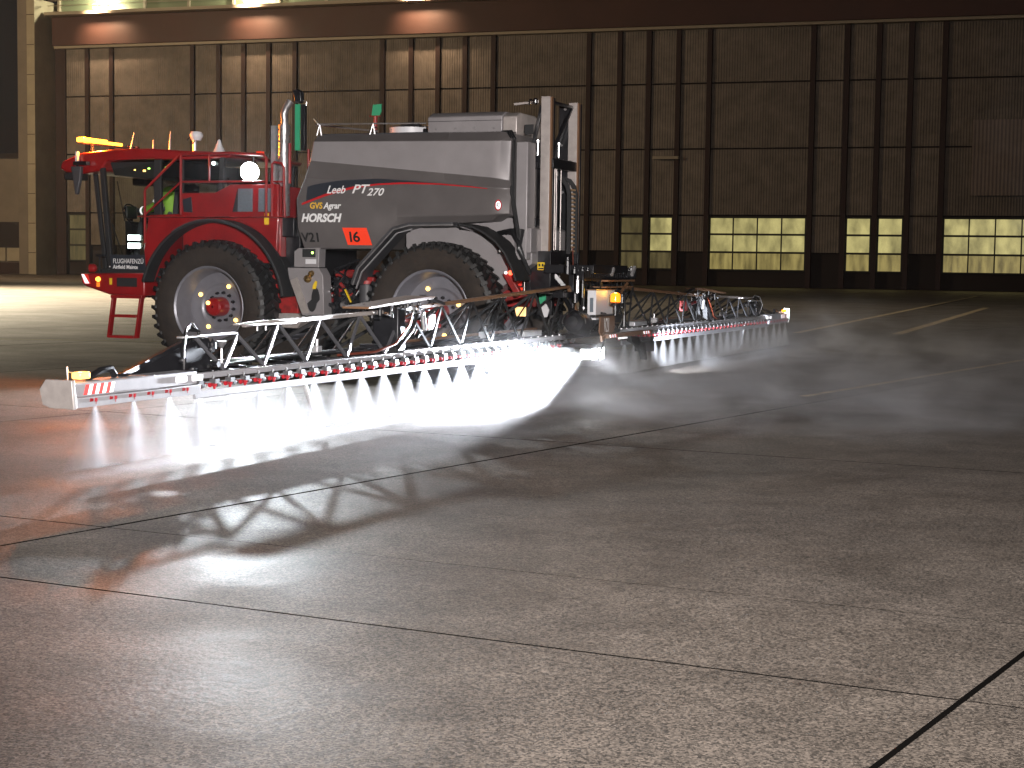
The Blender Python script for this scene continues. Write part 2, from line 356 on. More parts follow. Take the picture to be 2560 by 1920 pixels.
for a, b in zip(edges, edges[1:]):
    a2, b2 = a+.27, b-.27; mid = (a+b)/2
    lit = None
    for w0 in litb:
        if w0[0]-.6 < mid < w0[1]+.6 and (b-a > 4) == (w0[1]-w0[0] > 4): lit = w0
    pm = m_clad if b-a > 4 else m_clad2
    for ri, (z0, z1) in enumerate(rows):
        if ri == 0 and lit: continue
        dy = rnd.uniform(-.01, .01)
        box(a2, b2, .12+dy, .42, z0, z1).build('wall_panel', pm, hg, smooth=False)
    if lit:
        z0, z1 = 1.55, 6.3; nc = lit[4]
        fr = MB(); fr.box(a2, b2, .18, .44, z1-.12, z1+.02).box(a2, b2, .18, .44, z0-.1, z0+.02)
        for zz in (3.1, 4.72): fr.box(a2, b2, .20, .42, zz-.09, zz+.09)
        for k in range(nc+1):
            xx = a2+(b2-a2)*k/nc; ww = .06 if 0 < k < nc else .12
            fr.box(xx-ww, xx+ww, .22, .40, z0, z1)
        fo = fr.build('window', m_mull, hg, smooth=False)
        for k in range(nc):
            for r_, (za, zb) in enumerate(((z0, 3.01), (3.19, 4.63), (4.81, z1-.12))):
                xa = a2+(b2-a2)*k/nc+.06; xb = a2+(b2-a2)*(k+1)/nc-.06
                box(xa, xb, .30, .36, za, zb).build('pane', lit[3] if r_ == 0 else lit[2], fo, smooth=False)
box(1.9, 14, -.35, .1, 8.2, 14.7).build('sign_board', cladding('sign_cladding', (.26, .22, .20), 1.0), hg, bevel=.03)
box(-89.4, 48, -.95, .9, 23.42, 26.3).build('fascia', m_fascia, hg, bevel=.05)
box(-89.4, 48, -.62, .5, 23.18, 23.42).build('fascia_edge', m_edge, hg)
box(-89.4, 48, -2.3, .9, 26.32, 26.62).build('gallery_ledge', m_edge, hg)
# gallery above the ledge
m_gal = mat('gallery_glass', (.16, .19, .12), .3, emit=(.5, .55, .25), estr=.05)
for k in range(24):
    a = -89+k*5.0
    box(a+.15, a+4.85, .0, .2, 26.7, 30.4).build('gallery_pane', m_gal, hg, smooth=False)
    box(a-.12, a+.12, -.3, .3, 26.62, 30.6).build('gallery_mullion', m_edge, hg)
for zz in (27.25, 27.75): 
    MB().tube([(-89, -2.2, zz), (46, -2.2, zz)], .04, 6).build('gallery_rail', m_edge, hg)
box(-89.4, 48, -2.6, 40, 30.6, 31.6).build('roof', m_plinth, hg)
m_tube = mat('fluorescent_tube', (1, .95, .75), .3, emit=(1, .88, .55), estr=18)
for s_ in (-83.5, -66.5, -49.0):
    fx = MB().box(s_-.9, s_+.9, -1.3, -.9, 27.15, 27.3).build('gallery_lamp', m_edge, hg)
    box(s_-.85, s_+.85, -1.28, -.92, 27.0, 27.145).build('lamp_tube', m_tube, fx)
# small things along the wall foot
box(-26.2, -23.8, -.5, .1, 11.5, 11.75).build('wall_lamp_bracket', m_edge, hg)
# pier and annex
an = thing('annex_building', 'low beige annex with a tall cream corner pier left of the hangar', 'building', BLD_M)
box(-92.1, -90.6, -3.0, 6, 0, 27.9).build('pier', m_beige, an, bevel=.04)
box(-90.58, -89.65, -3.6, 6, 0, 27.9).build('pier_edge', m_cream, an, bevel=.04)
for k in range(9): box(-90.55, -89.68, -3.63, -3.602, 2.2+k*3, 2.26+k*3).build('pier_joint', m_post, an)
box(-140, -92.12, -1, 14, 0, 12.2).build('wall', m_beige, an)
box(-140, -92.12, -1.25, -1, 12.0, 12.5).build('parapet', m_plinth, an)
box(-110, -93.2, -1.2, -.99, 2.75, 5.4).build('roller_door', m_plinth, an)
for k in range(9):
    box(-110+k*1.9, -108.3+k*1.9, -1.25, -1.02, 1.35, 2.72).build('door_panel', m_cream if k != 5 else m_beige, an)
box(-140, -92.12, -1.3, -1.0, 0, 1.2).build('plinth', m_post, an)

# ------------------------------------------------------------------ the sprayer
sp = thing('self_propelled_sprayer', 'large red and grey self-propelled sprayer with its wide truss boom spraying the apron', 'sprayer', ROOTM)
def part(mb, name, mats, parent=None, bevel=0, label=None, smooth=True):
    o = mb.build(name, mats, parent or sp, None, bevel, smooth)
    if label: o['label'] = label
    return o
XR, XF, RW = 1.94, 5.655, 1.025
# --- wheels
def make_wheel(x, sgn):
    W = bpy.data.objects.new('wheel', None); C.objects.link(W); W.parent = sp; W.location = (x, 0, RW)
    y = lambda v: v*sgn
    ax = (0, sgn, 0)
    t = MB()
    prof = [(.60, .93), (.70, .90), (.84, .895), (.93, .915), (.975, .95), (.985, 1.0), (.985, 1.34), (.975, 1.385), (.93, 1.42), (.84, 1.44), (.74, 1.44), (.66, 1.42), (.615, 1.39), (.60, 1.36)]
    mi = [0]*13; mi[3:8] = [1]*5
    t.lathe(prof, (0, 0, 0), ax, 72, mi)
    n = 42
    for k in range(n):
        for side in (0, 1):
            a0 = 2*math.pi*(k+.5*side)/n
            ya, yb = (1.165, .935) if side == 0 else (1.175, 1.405)
            pts = []
            for rr in (.972, 1.025):
                for yy, da in ((ya, -.030), (yb, .035)):
                    for dd in (-.026, .026):
                        if yy == yb: r2 = rr-.012 if rr > 1 else rr-.03
                        else: r2 = rr
                        a = a0+da*1.6+dd; pts.append((r2*math.cos(a), y(yy), r2*math.sin(a)))
            t.add(pts, [(0, 1, 3, 2), (4, 6, 7, 5), (0, 4, 5, 1), (2, 3, 7, 6), (0, 2, 6, 4), (1, 5, 7, 3)], 1)
            # shoulder block
            if True:
                ys = .925 if side == 0 else 1.415; yo = .895 if side == 0 else 1.442
                pts = []
                for rr, yy in ((.985, ys), (.90, yo)):
                    for dd in (-.024, .024):
                        a = a0+.056+dd
                        pts.append((rr*math.cos(a), y(yy), rr*math.sin(a))); pts.append(((rr+.028)*math.cos(a), y(yy+(.012 if side else -.012)), (rr+.028)*math.sin(a)))
                t.add(pts, [(0, 1, 3, 2), (4, 6, 7, 5), (0, 4, 5, 1), (2, 3, 7, 6), (1, 5, 7, 3), (0, 2, 6, 4)], 1)
    t.build('tyre', [m_rubber, m_tread], W)
    r = MB(); r.lathe([(.60, .95), (.60, 1.36), (.617, 1.385), (.622, 1.40), (.612, 1.405), (.585, 1.385), (.575, 1.33), (.56, 1.30), (.555, 1.22), (.535, 1.18), (.53, 1.10), (.515, 1.075), (.47, 1.07), (.42, 1.05), (.36, 1.04), (.335, 1.015), (.30, 1.005), (.02, 1.005)], (0, 0, 0), ax, 64)
    r.build('rim', m_rim, W)
    h = MB(); h.lathe([(.20, 1.006), (.20, 1.03), (.150, 1.035), (.147, 1.20), (.135, 1.26), (.11, 1.285), (.02, 1.29)], (0, 0, 0), ax, 32, [1, 1, 0, 0, 0, 0])
    h.build('hub', [m_red, m_rim], W)
    nu = None
    for k in range(12):
        a = 2*math.pi*(k+.3)/12; p = (.215*math.cos(a), y(1.01), .215*math.sin(a))
        if nu is None:
            nu = MB(); nu.lathe([(.026, 0), (.026, .02), (.017, .022), (.017, .055), (.001, .056)], (0, 0, 0), ax, 8)
            nu = nu.build('wheel_nut', m_black, W); nu.location = p
        else: inst(nu, p, W)
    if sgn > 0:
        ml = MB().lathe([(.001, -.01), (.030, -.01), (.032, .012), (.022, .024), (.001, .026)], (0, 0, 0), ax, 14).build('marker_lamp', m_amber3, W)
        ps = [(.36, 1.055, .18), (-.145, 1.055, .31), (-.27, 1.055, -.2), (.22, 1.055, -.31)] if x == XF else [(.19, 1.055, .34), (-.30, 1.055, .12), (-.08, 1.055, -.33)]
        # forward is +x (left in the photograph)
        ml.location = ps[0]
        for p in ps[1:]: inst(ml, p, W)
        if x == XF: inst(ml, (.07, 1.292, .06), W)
    return W
for x in (XF, XR):
    for s_ in (1, -1): make_wheel(x, s_)
# --- chassis
ch = MB()
for s_ in (-.46, .46):
    ch.box(.7, 7.6, s_-.07, s_+.07, 1.12, 1.36)
for x in (.9, 2.9, 4.4, 6.6, 7.5): ch.box(x-.06, x+.06, -.4, .4, 1.15, 1.33)
for x in (XF, XR):
    ch.box(x-.14, x+.14, -.95, .95, .88, 1.14)
    for s_ in (-1, 1): ch.box(x-.2, x+.2, s_*.62-.1, s_*.62+.1, .8, 1.7)
    for s_ in (-1, 1): ch.lathe([(.28, .72), (.28, .95), (.2, 1.0)], (x, 0, RW), (0, s_, 0), 20)
ch.box(4.35, 4.95, .5, .95, .95, 1.6); ch.box(3.05, 3.35, .55, 1.0, 1.44, 1.52)
ch.box(3.3, 3.8, .3, .8, 1.5, 1.62); ch.bar((.95, .95, 1.62), (.74, .95, 1.30), .10, .10, up=(0, 1, 0))
part(ch, 'chassis_frame', m_reddk, bevel=.015)
part(MB().prism([(5.12, .74), (4.4, .72), (4.3, .86), (4.4, .95), (5.05, .98)], .2, .9), 'belly_tray', m_alu2, bevel=.01)
# --- tank
TX = [4.30, 4.22, 3.9, 3.4, 2.97, 2.84, 2.55, 2.2, 1.8, 1.4, 1.08, .95, .84]
nose = {0: 4.0, 1: 4.0, 2: 4.02, 3: 4.17, 4: 4.27, 5: 4.24, 6: 4.18}
def lerp(x, xs, ys):
    if x <= xs[0]: return ys[0]
    for i in range(len(xs)-1):
        if x <= xs[i+1]: return ys[i]+(ys[i+1]-ys[i])*(x-xs[i])/(xs[i+1]-xs[i])
    return ys[-1]
def tank_row(r, x):
    z = [lambda x: 3.60, lambda x: lerp(x, [.82, 4.0], [3.46, 3.50]), lambda x: lerp(x, [.82, .99, 4.02], [2.90, 2.94, 3.22]),
         lambda x: lerp(x, [.9, 4.17], [2.80, 2.97]), lambda x: lerp(x, [.86, 4.27], [2.62, 2.66]),
         lambda x: lerp(x, [.9, 1.05, 2.55, 2.84, 4.2], [2.44, 2.43, 2.40, 2.26, 2.24]),
         lambda x: lerp(x, [.95, 1.1, 2.50, 2.84, 2.97, 4.2], [2.41, 2.33, 2.28, 2.09, 1.93, 1.92])][r](x)
    y = [1.06, 1.21, 1.27, 1.16, 1.225, 1.25, 1.15][r]
    return y, z
def tank_y(x, z):
    pr = [tank_row(r, x) for r in range(1, 7)]
    for (ya, za), (yb, zb) in zip(pr, pr[1:]):
        if zb <= z <= za: return ya+(yb-ya)*(za-z)/(za-zb), math.atan2(ya-yb, za-zb)
    return 1.25, 0
tk = MB(); NR, NC = 7, len(TX)
idx = {}
for s_ in (1, -1):
    for r in range(NR):
        for c, x in enumerate(TX):
            y, z = tank_row(r, x)
            xx = min(x, nose[r]) if c > 1 else (nose[r] if c == 0 else nose[r]-.05)
            if c == 0: y -= .09
            if c == NC-1: y -= .07; xx -= .03
            idx[s_, r, c] = len(tk.v); tk.v.append((xx, s_*y, z))
for s_ in (1, -1):
    for r in range(NR-1):
        for c in range(NC-1):
            q = (idx[s_, r, c], idx[s_, r, c+1], idx[s_, r+1, c+1], idx[s_, r+1, c])
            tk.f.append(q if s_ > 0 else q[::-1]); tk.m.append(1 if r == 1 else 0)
for r in range(NR-1):
    for c, fl in ((0, 0), (NC-1, 1)):
        q = (idx[1, r, c], idx[1, r+1, c], idx[-1, r+1, c], idx[-1, r, c]); tk.f.append(q[::-1] if fl else q); tk.m.append(0)
for c in range(NC-1):
    tk.f.append((idx[1, 0, c], idx[-1, 0, c], idx[-1, 0, c+1], idx[1, 0, c+1])); tk.m.append(0)
    tk.f.append((idx[1, 6, c], idx[1, 6, c+1], idx[-1, 6, c+1], idx[-1, 6, c])); tk.m.append(0)
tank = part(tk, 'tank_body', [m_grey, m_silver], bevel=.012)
def overlay(pts_top, pts_bot, name, m, off=.004, parent=None, n=24):
    x0, x1 = pts_top[0][0], pts_top[-1][0]; q = MB(); k = 5; prev = None
    tx = [p[0] for p in pts_top][::-1]; tz = [p[1] for p in pts_top][::-1]; bx = [p[0] for p in pts_bot][::-1]; bz = [p[1] for p in pts_bot][::-1]
    for i in range(n+1):
        x = x0+(x1-x0)*i/n; zt = lerp(x, tx, tz); zb = lerp(x, bx, bz); ring = []
        for j in range(k+1):
            z = zt+(zb-zt)*j/k; y, _ = tank_y(x, z); ring.append((x, y+off, z))
        for j in range(k+1): q.v.append(ring[j])
    for i in range(n):
        for j in range(k):
            a = i*(k+1)+j; q.f.append((a, a+k+1, a+k+2, a+1)); q.m.append(0)
    return q.build(name, m, parent or tank)
overlay([(4.06, 2.84), (3.9, 2.88), (3.52, 2.93), (2.9, 2.95), (2.45, 2.92), (1.41, 2.835), (1.16, 2.80)], [(4.06, 2.60), (3.71, 2.73), (3.4, 2.82), (2.9, 2.86), (2.45, 2.885), (1.41, 2.82), (1.16, 2.795)], 'dark_decal', m_navy, .004)
overlay([(4.13, 2.595), (3.71, 2.745), (3.3, 2.84), (2.9, 2.88), (2.45, 2.895), (1.9, 2.875), (1.41, 2.83), (1.16, 2.80)], [(4.13, 2.565), (3.71, 2.705), (3.3, 2.805), (2.9, 2.855), (2.45, 2.87), (1.9, 2.855), (1.41, 2.815), (1.16, 2.79)], 'red_stripe', m_stripe, .007)
def text(body, x, z, size, m, parent, y=None, shear=0, off=.012, sx=1.0, bold=.0, tilt=None, rotM=None, name='lettering', ext=.001, align='LEFT'):
    cu = bpy.data.curves.new(name, 'FONT'); cu.body = body; cu.size = size; cu.shear = shear; cu.extrude = ext; cu.offset = bold; cu.align_x = align; cu.resolution_u = 4
    cu.materials.append(m); tmp = bpy.data.objects.new(name, cu); C.objects.link(tmp)
    bpy.context.view_layer.update()
    me = bpy.data.meshes.new_from_object(tmp.evaluated_get(bpy.context.evaluated_depsgraph_get())); bpy.data.objects.remove(tmp)
    def fix(Mx):
        o = bpy.data.objects.new(name, me); C.objects.link(o); o.parent = parent; o.matrix_local = Mx; return o
    if rotM is not None: return fix(rotM)
    if y is None:
        y, tl = tank_y(x, z+size*.35)
    else: tl = 0
    if tilt is not None: tl = tilt
    X = Vector((-1, 0, 0)); Y = Vector((0, math.sin(tl), math.cos(tl))); Z = X.cross(Y); Y = Z.cross(X)
    p = Vector((x, y, z+size*.35))-Y*size*.35+Z*off
    return fix(Matrix(((X.x*sx, Y.x, Z.x, p.x), (X.y*sx, Y.y, Z.y, p.y), (X.z*sx, Y.z, Z.z, p.z), (0, 0, 0, 1))))
text('Leeb', 3.725, 2.735, .165, m_decal, tank, shear=.25, bold=.002, sx=.95)
text('PT', 3.31, 2.735, .185, m_decal, tank, shear=.25, bold=.003, sx=1.22)
text('270', 3.055, 2.70, .155, m_decal, tank, shear=.25, bold=.002, sx=1.12)
text('GVS', 3.99, 2.515, .125, m_decaly, tank, shear=0, bold=.003, sx=.95)
text('Agrar', 3.755, 2.515, .125, m_decal, tank, shear=.2, bold=.0035, sx=.95)
text('HORSCH', 4.125, 2.322, .165, m_decal, tank, shear=.2, bold=.007, sx=.98)
text('V21', 4.14, 2.03, .195, m_decalk, tank, bold=.005, sx=1.02)
# orange-red number board: leaning parallelogram
yb, tb = tank_y(3.2, 2.1)
q = MB()
pl = [(3.44, 2.235), (3.04, 2.235), (2.985, 1.985), (3.385, 1.985)]
q.add([(x, tank_y(x, z)[0]+.008, z) for x, z in pl]+[(x, tank_y(x, z)[0]+.003, z) for x, z in pl], [(0, 1, 2, 3), (0, 4, 5, 1), (1, 5, 6, 2), (2, 6, 7, 3), (3, 7, 4, 0)])
nb = part(q, 'number_board', m_fluo, tank)
text('I6', 3.345, 2.035, .215, m_decalk, nb, bold=.004, sx=1.15, off=.016)
# small round speed sign
q = MB().lathe([(.001, .004), (.05, .004), (.05, 0)], (0, 0, 0), (0, 1, 0), 24).build('speed_sign', m_reflw, tank); q.location = (.945, 1.272, 2.56); q.scale = (1, 1, 1.5)
q2 = MB().lathe([(.038, .006), (.052, .006), (.052, 0)], (0, 0, 0), (0, 1, 0), 24).build('sign_ring', m_stripe, q)
text('40', .975, -.02, .06, m_decalk, q, y=.008, off=0, tilt=0); 
for o in q.children:
    if o.name.startswith('lettering'): o.location = (.034, .006, -.018)
# top facets, roof rail, lid, top box
part(MB().box(.9, 3.95, -1.0, 1.0, 3.585, 3.625), 'tank_roof', m_greydk, bevel=.01)
rl = MB(); rl.tube([(3.97, 1.03, 3.77), (2.2, 1.03, 3.745)], .012, 6).tube([(3.97, -1.03, 3.77), (2.2, -1.03, 3.745)], .012, 6)
rl.tube([(4.35, .5, 3.90), (3.97, 1.03, 3.77)], .015, 6).tube([(4.38, .4, 3.82), (3.3, .4, 3.70)], .015, 6)
for x in (3.95, 3.06): 
    for s_ in (-1.03, 1.03): rl.tube([(x-.03, s_, 3.6), (x, s_, 3.76)], .014, 6).tube([(x+.05, s_, 3.6), (x, s_, 3.76)], .010, 6)
part(rl, 'roof_rail', m_steel)
lid = part(MB().lathe([(.33, 0), (.33, .13), (.30, .15), (.02, .16)], (2.85, .2, 3.62), (0, 0, 1), 32), 'tank_lid', m_white)
part(MB().box(2.7, 3.0, .15, .25, 3.78, 3.81).tube([(2.55, .1, 3.64), (2.3, .3, 3.70), (2.25, .5, 3.68)], .03, 8).box(2.25, 2.5, .2, .5, 3.62, 3.72), 'lid_clamp', m_black)
tb_ = MB(); tb_.prismx([(1.0, 3.56), (1.0, 3.83), (.85, 3.90), (.30, 3.90), (-.15, 3.76), (-.15, 3.56)], 2.19, 1.02)
topbox = part(tb_, 'top_box', m_silver, bevel=.015)
tb2 = MB(); v_ = []
tb2.prismx([(.985, 3.56), (.985, 3.82), (.86, 3.88), (.30, 3.88), (-.12, 3.74), (-.12, 3.56)], 1.018, .80)
part(tb2, 'top_box_end', m_alu2, bevel=.015)
part(MB().box(1.02, 2.19, 1.001, 1.006, 3.765, 3.772), 'lid_seam', m_blackm, topbox)
for x in (.92, .62): part(MB().box(x-.07, x+.07, .965, .98, 3.56, 3.70), 'cable_slot', m_blackm, sp, bevel=.01)
for x in (2.05, 1.75, 1.45, 1.15): part(MB().lathe([(.001, .01), (.012, .01), (.012, 0)], (x, 1.0, 3.66), (0, 1, 0), 8), 'rivet', m_steel, topbox)
# rear panels below the tank
part(MB().box(.62, .80, .7, 1.0, 1.8, 3.46), 'rear_panel', m_silver, bevel=.015)
part(MB().prism([(.93, 2.40), (2.6, 2.24), (2.6, 1.5), (1.2, 1.3), (.60, 1.75), (.60, 2.24)], -.84, .84), 'rear_fairing', m_silver, bevel=.01)
part(MB().box(.56, .64, .75, .98, 1.9, 2.25), 'rear_locker', m_silver, bevel=.01)
# --- rear mudguards
def rear_fender(s_):
    a, b = (.86, 1.38) if s_ > 0 else (-1.38, -.86)
    p = [(3.19, 1.40), (3.10, 1.64), (2.54, 2.20), (2.3, 2.26), (1.60, 2.27)]
    f = part(MB().strip(p, -.05, a, b), 'rear_mudguard', m_greydk, bevel=.01)
    if s_ > 0:
        q = MB().strip([(x-.015, z-.0) for x, z in p], -.018, b+.002, b+.012); q.build('mudguard_trim', m_steel, f)
        q = MB().strip([(x-.065, z-.05) for x, z in p[:4]], -.014, b-.02, b+.012); q.build('mudguard_trim', m_alu, f)
    r = [(1.52, 2.27), (1.30, 2.235), (1.12, 2.15), (.95, 2.03), (.82, 1.88), (.72, 1.70), (.64, 1.50)]
    part(MB().strip(r, -.035, a, b), 'rear_mudflap', m_blackm, bevel=.01)
    part(MB().tube([(1.5, s_*.9, 2.22), (1.5, s_*1.3, 2.26)], .02, 6).tube([(1.0, s_*.7, 1.95), (.9, s_*1.3, 1.92)], .02, 6), 'mudguard_stay', m_steel)
rear_fender(1); rear_fender(-1)
# --- control panel and induction hopper
cp = part(MB().prism([(4.28, 1.65), (4.28, 1.88), (4.21, 1.93), (3.85, 1.94), (3.86, 1.65)], 1.0, 1.20), 'control_panel', m_silver, bevel=.008)
part(MB().box(4.13, 3.91, 1.201, 1.215, 1.80, 1.92), 'display', m_blackm, cp, bevel=.004)
part(MB().lathe([(.001, .008), (.018, .008), (.018, 0)], (3.955, 1.216, 1.865), (0, 1, 0), 12), 'indicator', m_greenled, cp)
part(MB().box(4.08, 3.9, 1.201, 1.206, 1.70, 1.77), 'label_plate', m_white, cp)
hp = part(MB().prism([(4.40, 1.64), (3.86, 1.64), (3.79, 1.52), (3.77, .95), (4.14, .93), (4.37, 1.48)], .95, 1.19), 'induction_hopper', m_silver, bevel=.008)
hp['label'] = 'grey sheet metal hopper panel with a black kidney-shaped recess'
part(MB().prism([(4.34, 1.45), (4.22, 1.50), (4.02, .97), (4.14, .96)], 1.19, 1.21), 'hopper_rib', m_alu2, hp)
q = MB(); pts = [(3.92+.075*math.cos(a)*(1.1 if math.sin(a) < 0 else .9)+(.05 if math.sin(a) < -.2 else -.01), 1.17+.18*math.sin(a)) for a in [2*math.pi*k/20 for k in range(20)]]
q.prism(pts, 1.192, 1.206); part(q, 'black_recess', m_blackm, hp)
part(MB().lathe([(.001, .09), (.03, .09), (.055, .06), (.06, .02), (.045, 0)], (4.03, 1.19, 1.47), (0, 1, .3), 16), 'filler_cap', m_brass, hp)
part(MB().lathe([(.001, .07), (.03, .06), (.05, .02), (.04, 0)], (3.98, 1.19, 1.55), (0, 1, .3), 16), 'filler_cap', m_brass, hp)
part(MB().prism([(3.95, 1.38), (3.91, 1.45), (3.88, 1.44), (3.90, 1.33), (3.96, 1.33)], 1.20, 1.212), 'warning_tag', m_yel, hp)
# --- valve block between the wheels
vb = MB()
vb.box(3.3, 3.82, .35, .8, .95, 1.5)
for k in range(26):
    x, z, y = rnd.uniform(3.3, 3.78), rnd.uniform(.95, 1.6), rnd.uniform(.8, 1.02)
    r_ = rnd.uniform(.018, .05); vb.lathe([(r_, -.15), (r_, 0), (r_*.7, .01), (r_*.7, .04), (.001, .041)], (x, y, z), (rnd.uniform(-.4, .4), 1, rnd.uniform(-.3, .3)), 10)
for k in range(9):
    x, z = rnd.uniform(3.3, 3.8), rnd.uniform(.95, 1.4)
    vb.tube([(x, .9, z), (x+rnd.uniform(-.15, .15), 1.02, z+.1), (x+rnd.uniform(-.3, .3), .95, z+.25), (x+rnd.uniform(-.3, .3), .6, z+.4)], .018, 8)
part(vb, 'valve_block', m_black)
part(MB().box(3.42, 3.66, .8, .95, 1.22, 1.34).box(3.35, 3.75, .6, .9, 1.52, 1.6).tube([(3.5, .98, 1.3), (3.62, .98, 1.42)], .03), 'red_manifold', m_reddk, bevel=.01)
part(MB().bar((3.50, 1.04, 1.33), (3.40, 1.04, 1.14), .03, .02), 'yellow_lever', m_yel)
part(MB().lathe([(.05, -.1), (.05, .0), (.03, .03), (.001, .03)], (3.55, 1.02, 1.10), (0, 1, 0), 16), 'round_valve', m_steel)
for (x, z) in ((3.72, 1.36), (3.76, 1.30), (3.70, 1.24)): part(MB().lathe([(.022, -.03), (.022, .02), (.001, .024)], (x, 1.03, z), (0, 1, 0), 8), 'hose_fitting', m_chrome)
cn = part(MB().lathe([(.11, 0), (.115, .03), (.115, .3), (.11, .33), (.001, .33)], (3.2, .92, 1.08), (0, 0, 1), 24), 'filter_canister', m_greydk)
part(MB().lathe([(.14, 0), (.14, .05), (.001, .05)], (3.2, .92, 1.415), (0, 0, 1), 24), 'filter_flange', m_reddk, cn)
part(MB().lathe([(.001, 0), (.07, 0), (.075, .04), (.001, .05)], (3.2, .92, 1.02), (0, 0, 1), 24), 'filter_base', m_chrome, cn)
# --- front mudguard and red side body
AR = [(XF+1.30*math.cos(a), RW+1.335*math.sin(a)) for a in [R(d) for d in range(16, 173, 6)]]     # wheel arch line
def front_side(s_):
    a, b = (1.08, 1.36) if s_ > 0 else (-1.36, -1.08)
    f = part(MB().strip(AR, .05, a, b), 'front_mudguard', m_blackm, bevel=.012)
    if s_ > 0: MB().strip(AR[7:-2], .012, b+.001, b+.012).build('mudguard_edge', m_greydk, f)
    inn = MB().strip([(XF+(x-XF)*.985, RW+(z-RW)*.985) for x, z in AR[:14]], -.02, s_*.55, s_*1.07)
    part(inn, 'arch_liner', m_red)
    inn = MB().strip([(XF+(x-XF)*.985, RW+(z-RW)*.985) for x, z in AR[14:]], -.02, s_*.55, s_*1.07)
    part(inn, 'arch_liner', m_blackm)
    up = AR[3:-5]
    body = [(6.98, 1.50), (7.02, 1.9), (6.93, 2.42), (6.35, 2.44), (6.35, 2.76), (5.72, 2.76), (5.44, 2.885), (4.60, 2.885), (4.60, 2.30), (4.62, 2.03)]
    poly = body+[(x, z+.03) for x, z in reversed([p for p in AR if 4.62 < p[0] < 6.93])]
    part(MB().prism(poly, s_*1.05, s_*1.12), 'side_body_panel', m_red, bevel=.012, label='red side panel above the front wheel')
front_side(1); front_side(-1)
part(MB().prism([(6.35, 2.3), (6.35, 2.74), (5.70, 2.74), (5.44, 2.86), (4.60, 2.86), (4.60, 1.7), (6.35, 1.7)], -1.05, 1.05), 'engine_bonnet', m_red, bevel=.02)
part(MB().prism([(6.14, 2.70), (6.30, 2.66), (6.28, 2.47), (6.12, 2.46)], 1.118, 1.128), 'dark_inlet', m_navy, bevel=.004)
for a, b, c, d in ((5.30, 5.04, 5.36, 5.07), (4.94, 4.70, 4.95, 4.70)):
    g = part(MB().prism([(a, 2.82), (b, 2.82), (b+.005, 2.47), (a+.01, 2.47)], 1.121, 1.130), 'vent_grille', m_grille, bevel=.004)
part(MB().prism([(5.31, 2.82), (5.305, 2.47), (5.40, 2.47)], 1.121, 1.129), 'vent_shadow_gap', m_blackm)
part(MB().box(4.84, 4.76, 1.121, 1.128, 2.28, 2.45), 'yellow_label', m_yel)
part(MB().box(4.4, 4.7, .3, 1.0, 2.1, 2.4).box(4.35, 4.6, -.9, .9, 1.5, 2.3), 'front_bulkhead', m_black, bevel=.01)
# --- cab
cabf = MB()
roof = [(8.55, 3.10), (8.66, 3.16), (8.62, 3.27), (8.25, 3.40), (7.6, 3.455), (6.9, 3.45), (6.35, 3.41), (5.6, 3.38), (5.45, 3.34), (5.5, 3.29), (6.35, 3.27), (7.0, 3.29), (7.75, 3.27), (7.86, 3.12), (8.2, 3.07)]
rf = MB(); rf.prism(roof, -1.08, 1.08); cabroof = part(rf, 'cab_roof', m_red, bevel=.085)
part(MB().box(8.60, 8.655, .85, .95, 3.18, 3.24), 'roof_spotlight', m_led2, cabroof)
part(MB().box(8.35, 8.60, .75, 1.05, 2.98, 3.10).box(8.35, 8.60, -1.05, -.75, 2.98, 3.10), 'roof_lamp_housing', m_blackm, cabroof, bevel=.02)
part(MB().prism([(7.78, 3.26), (6.4, 3.24), (6.4, 3.0), (7.0, 2.99), (7.7, 3.05)], -.95, .95), 'roof_console', m_blackm, cabroof, bevel=.01)
part(MB().box(7.15, 7.10, .952, .957, 3.10, 3.13).box(7.32, 7.29, .952, .957, 3.12, 3.14), 'console_light', m_amber3, cabroof)
part(MB().box(7.06, 7.02, .952, .957, 3.14, 3.16).box(6.74, 6.70, .952, .957, 3.16, 3.175), 'console_light', m_greenled, cabroof)
for s_ in (1, -1):
    y = s_*1.04
    for a_, b_, w_, h_ in (((7.85, y, 3.16), (7.70, y, 1.56), .07, .08), ((6.80, y, 3.28), (6.80, y, 2.40), .07, .13), ((8.17, s_*.80, 3.08), (7.95, s_*.84, 1.56), .05, .07),
         ((5.62, y, 3.32), (5.66, y, 2.74), .06, .08), ((6.36, y, 3.30), (6.36, y, 2.7), .05, .07), ((7.68, y, 1.53), (7.0, y, 1.53), .06, .07)):
        part(MB().bar(a_, b_, w_, h_), 'cab_pillar', m_blackm, bevel=.008)
    part(MB().prism([(7.80, 3.12), (6.86, 3.24), (6.86, 2.45), (7.02, 2.42), (7.05, 1.78), (7.0, 1.60), (7.62, 1.60)], y-.004, y+.004), 'door_glass', m_glass, smooth=False)
    part(MB().prism([(6.74, 3.26), (5.66, 3.26), (5.70, 2.78), (6.74, 2.78)], y-.004, y+.004), 'rear_side_glass', m_tint if s_ > 0 else m_glass, smooth=False)
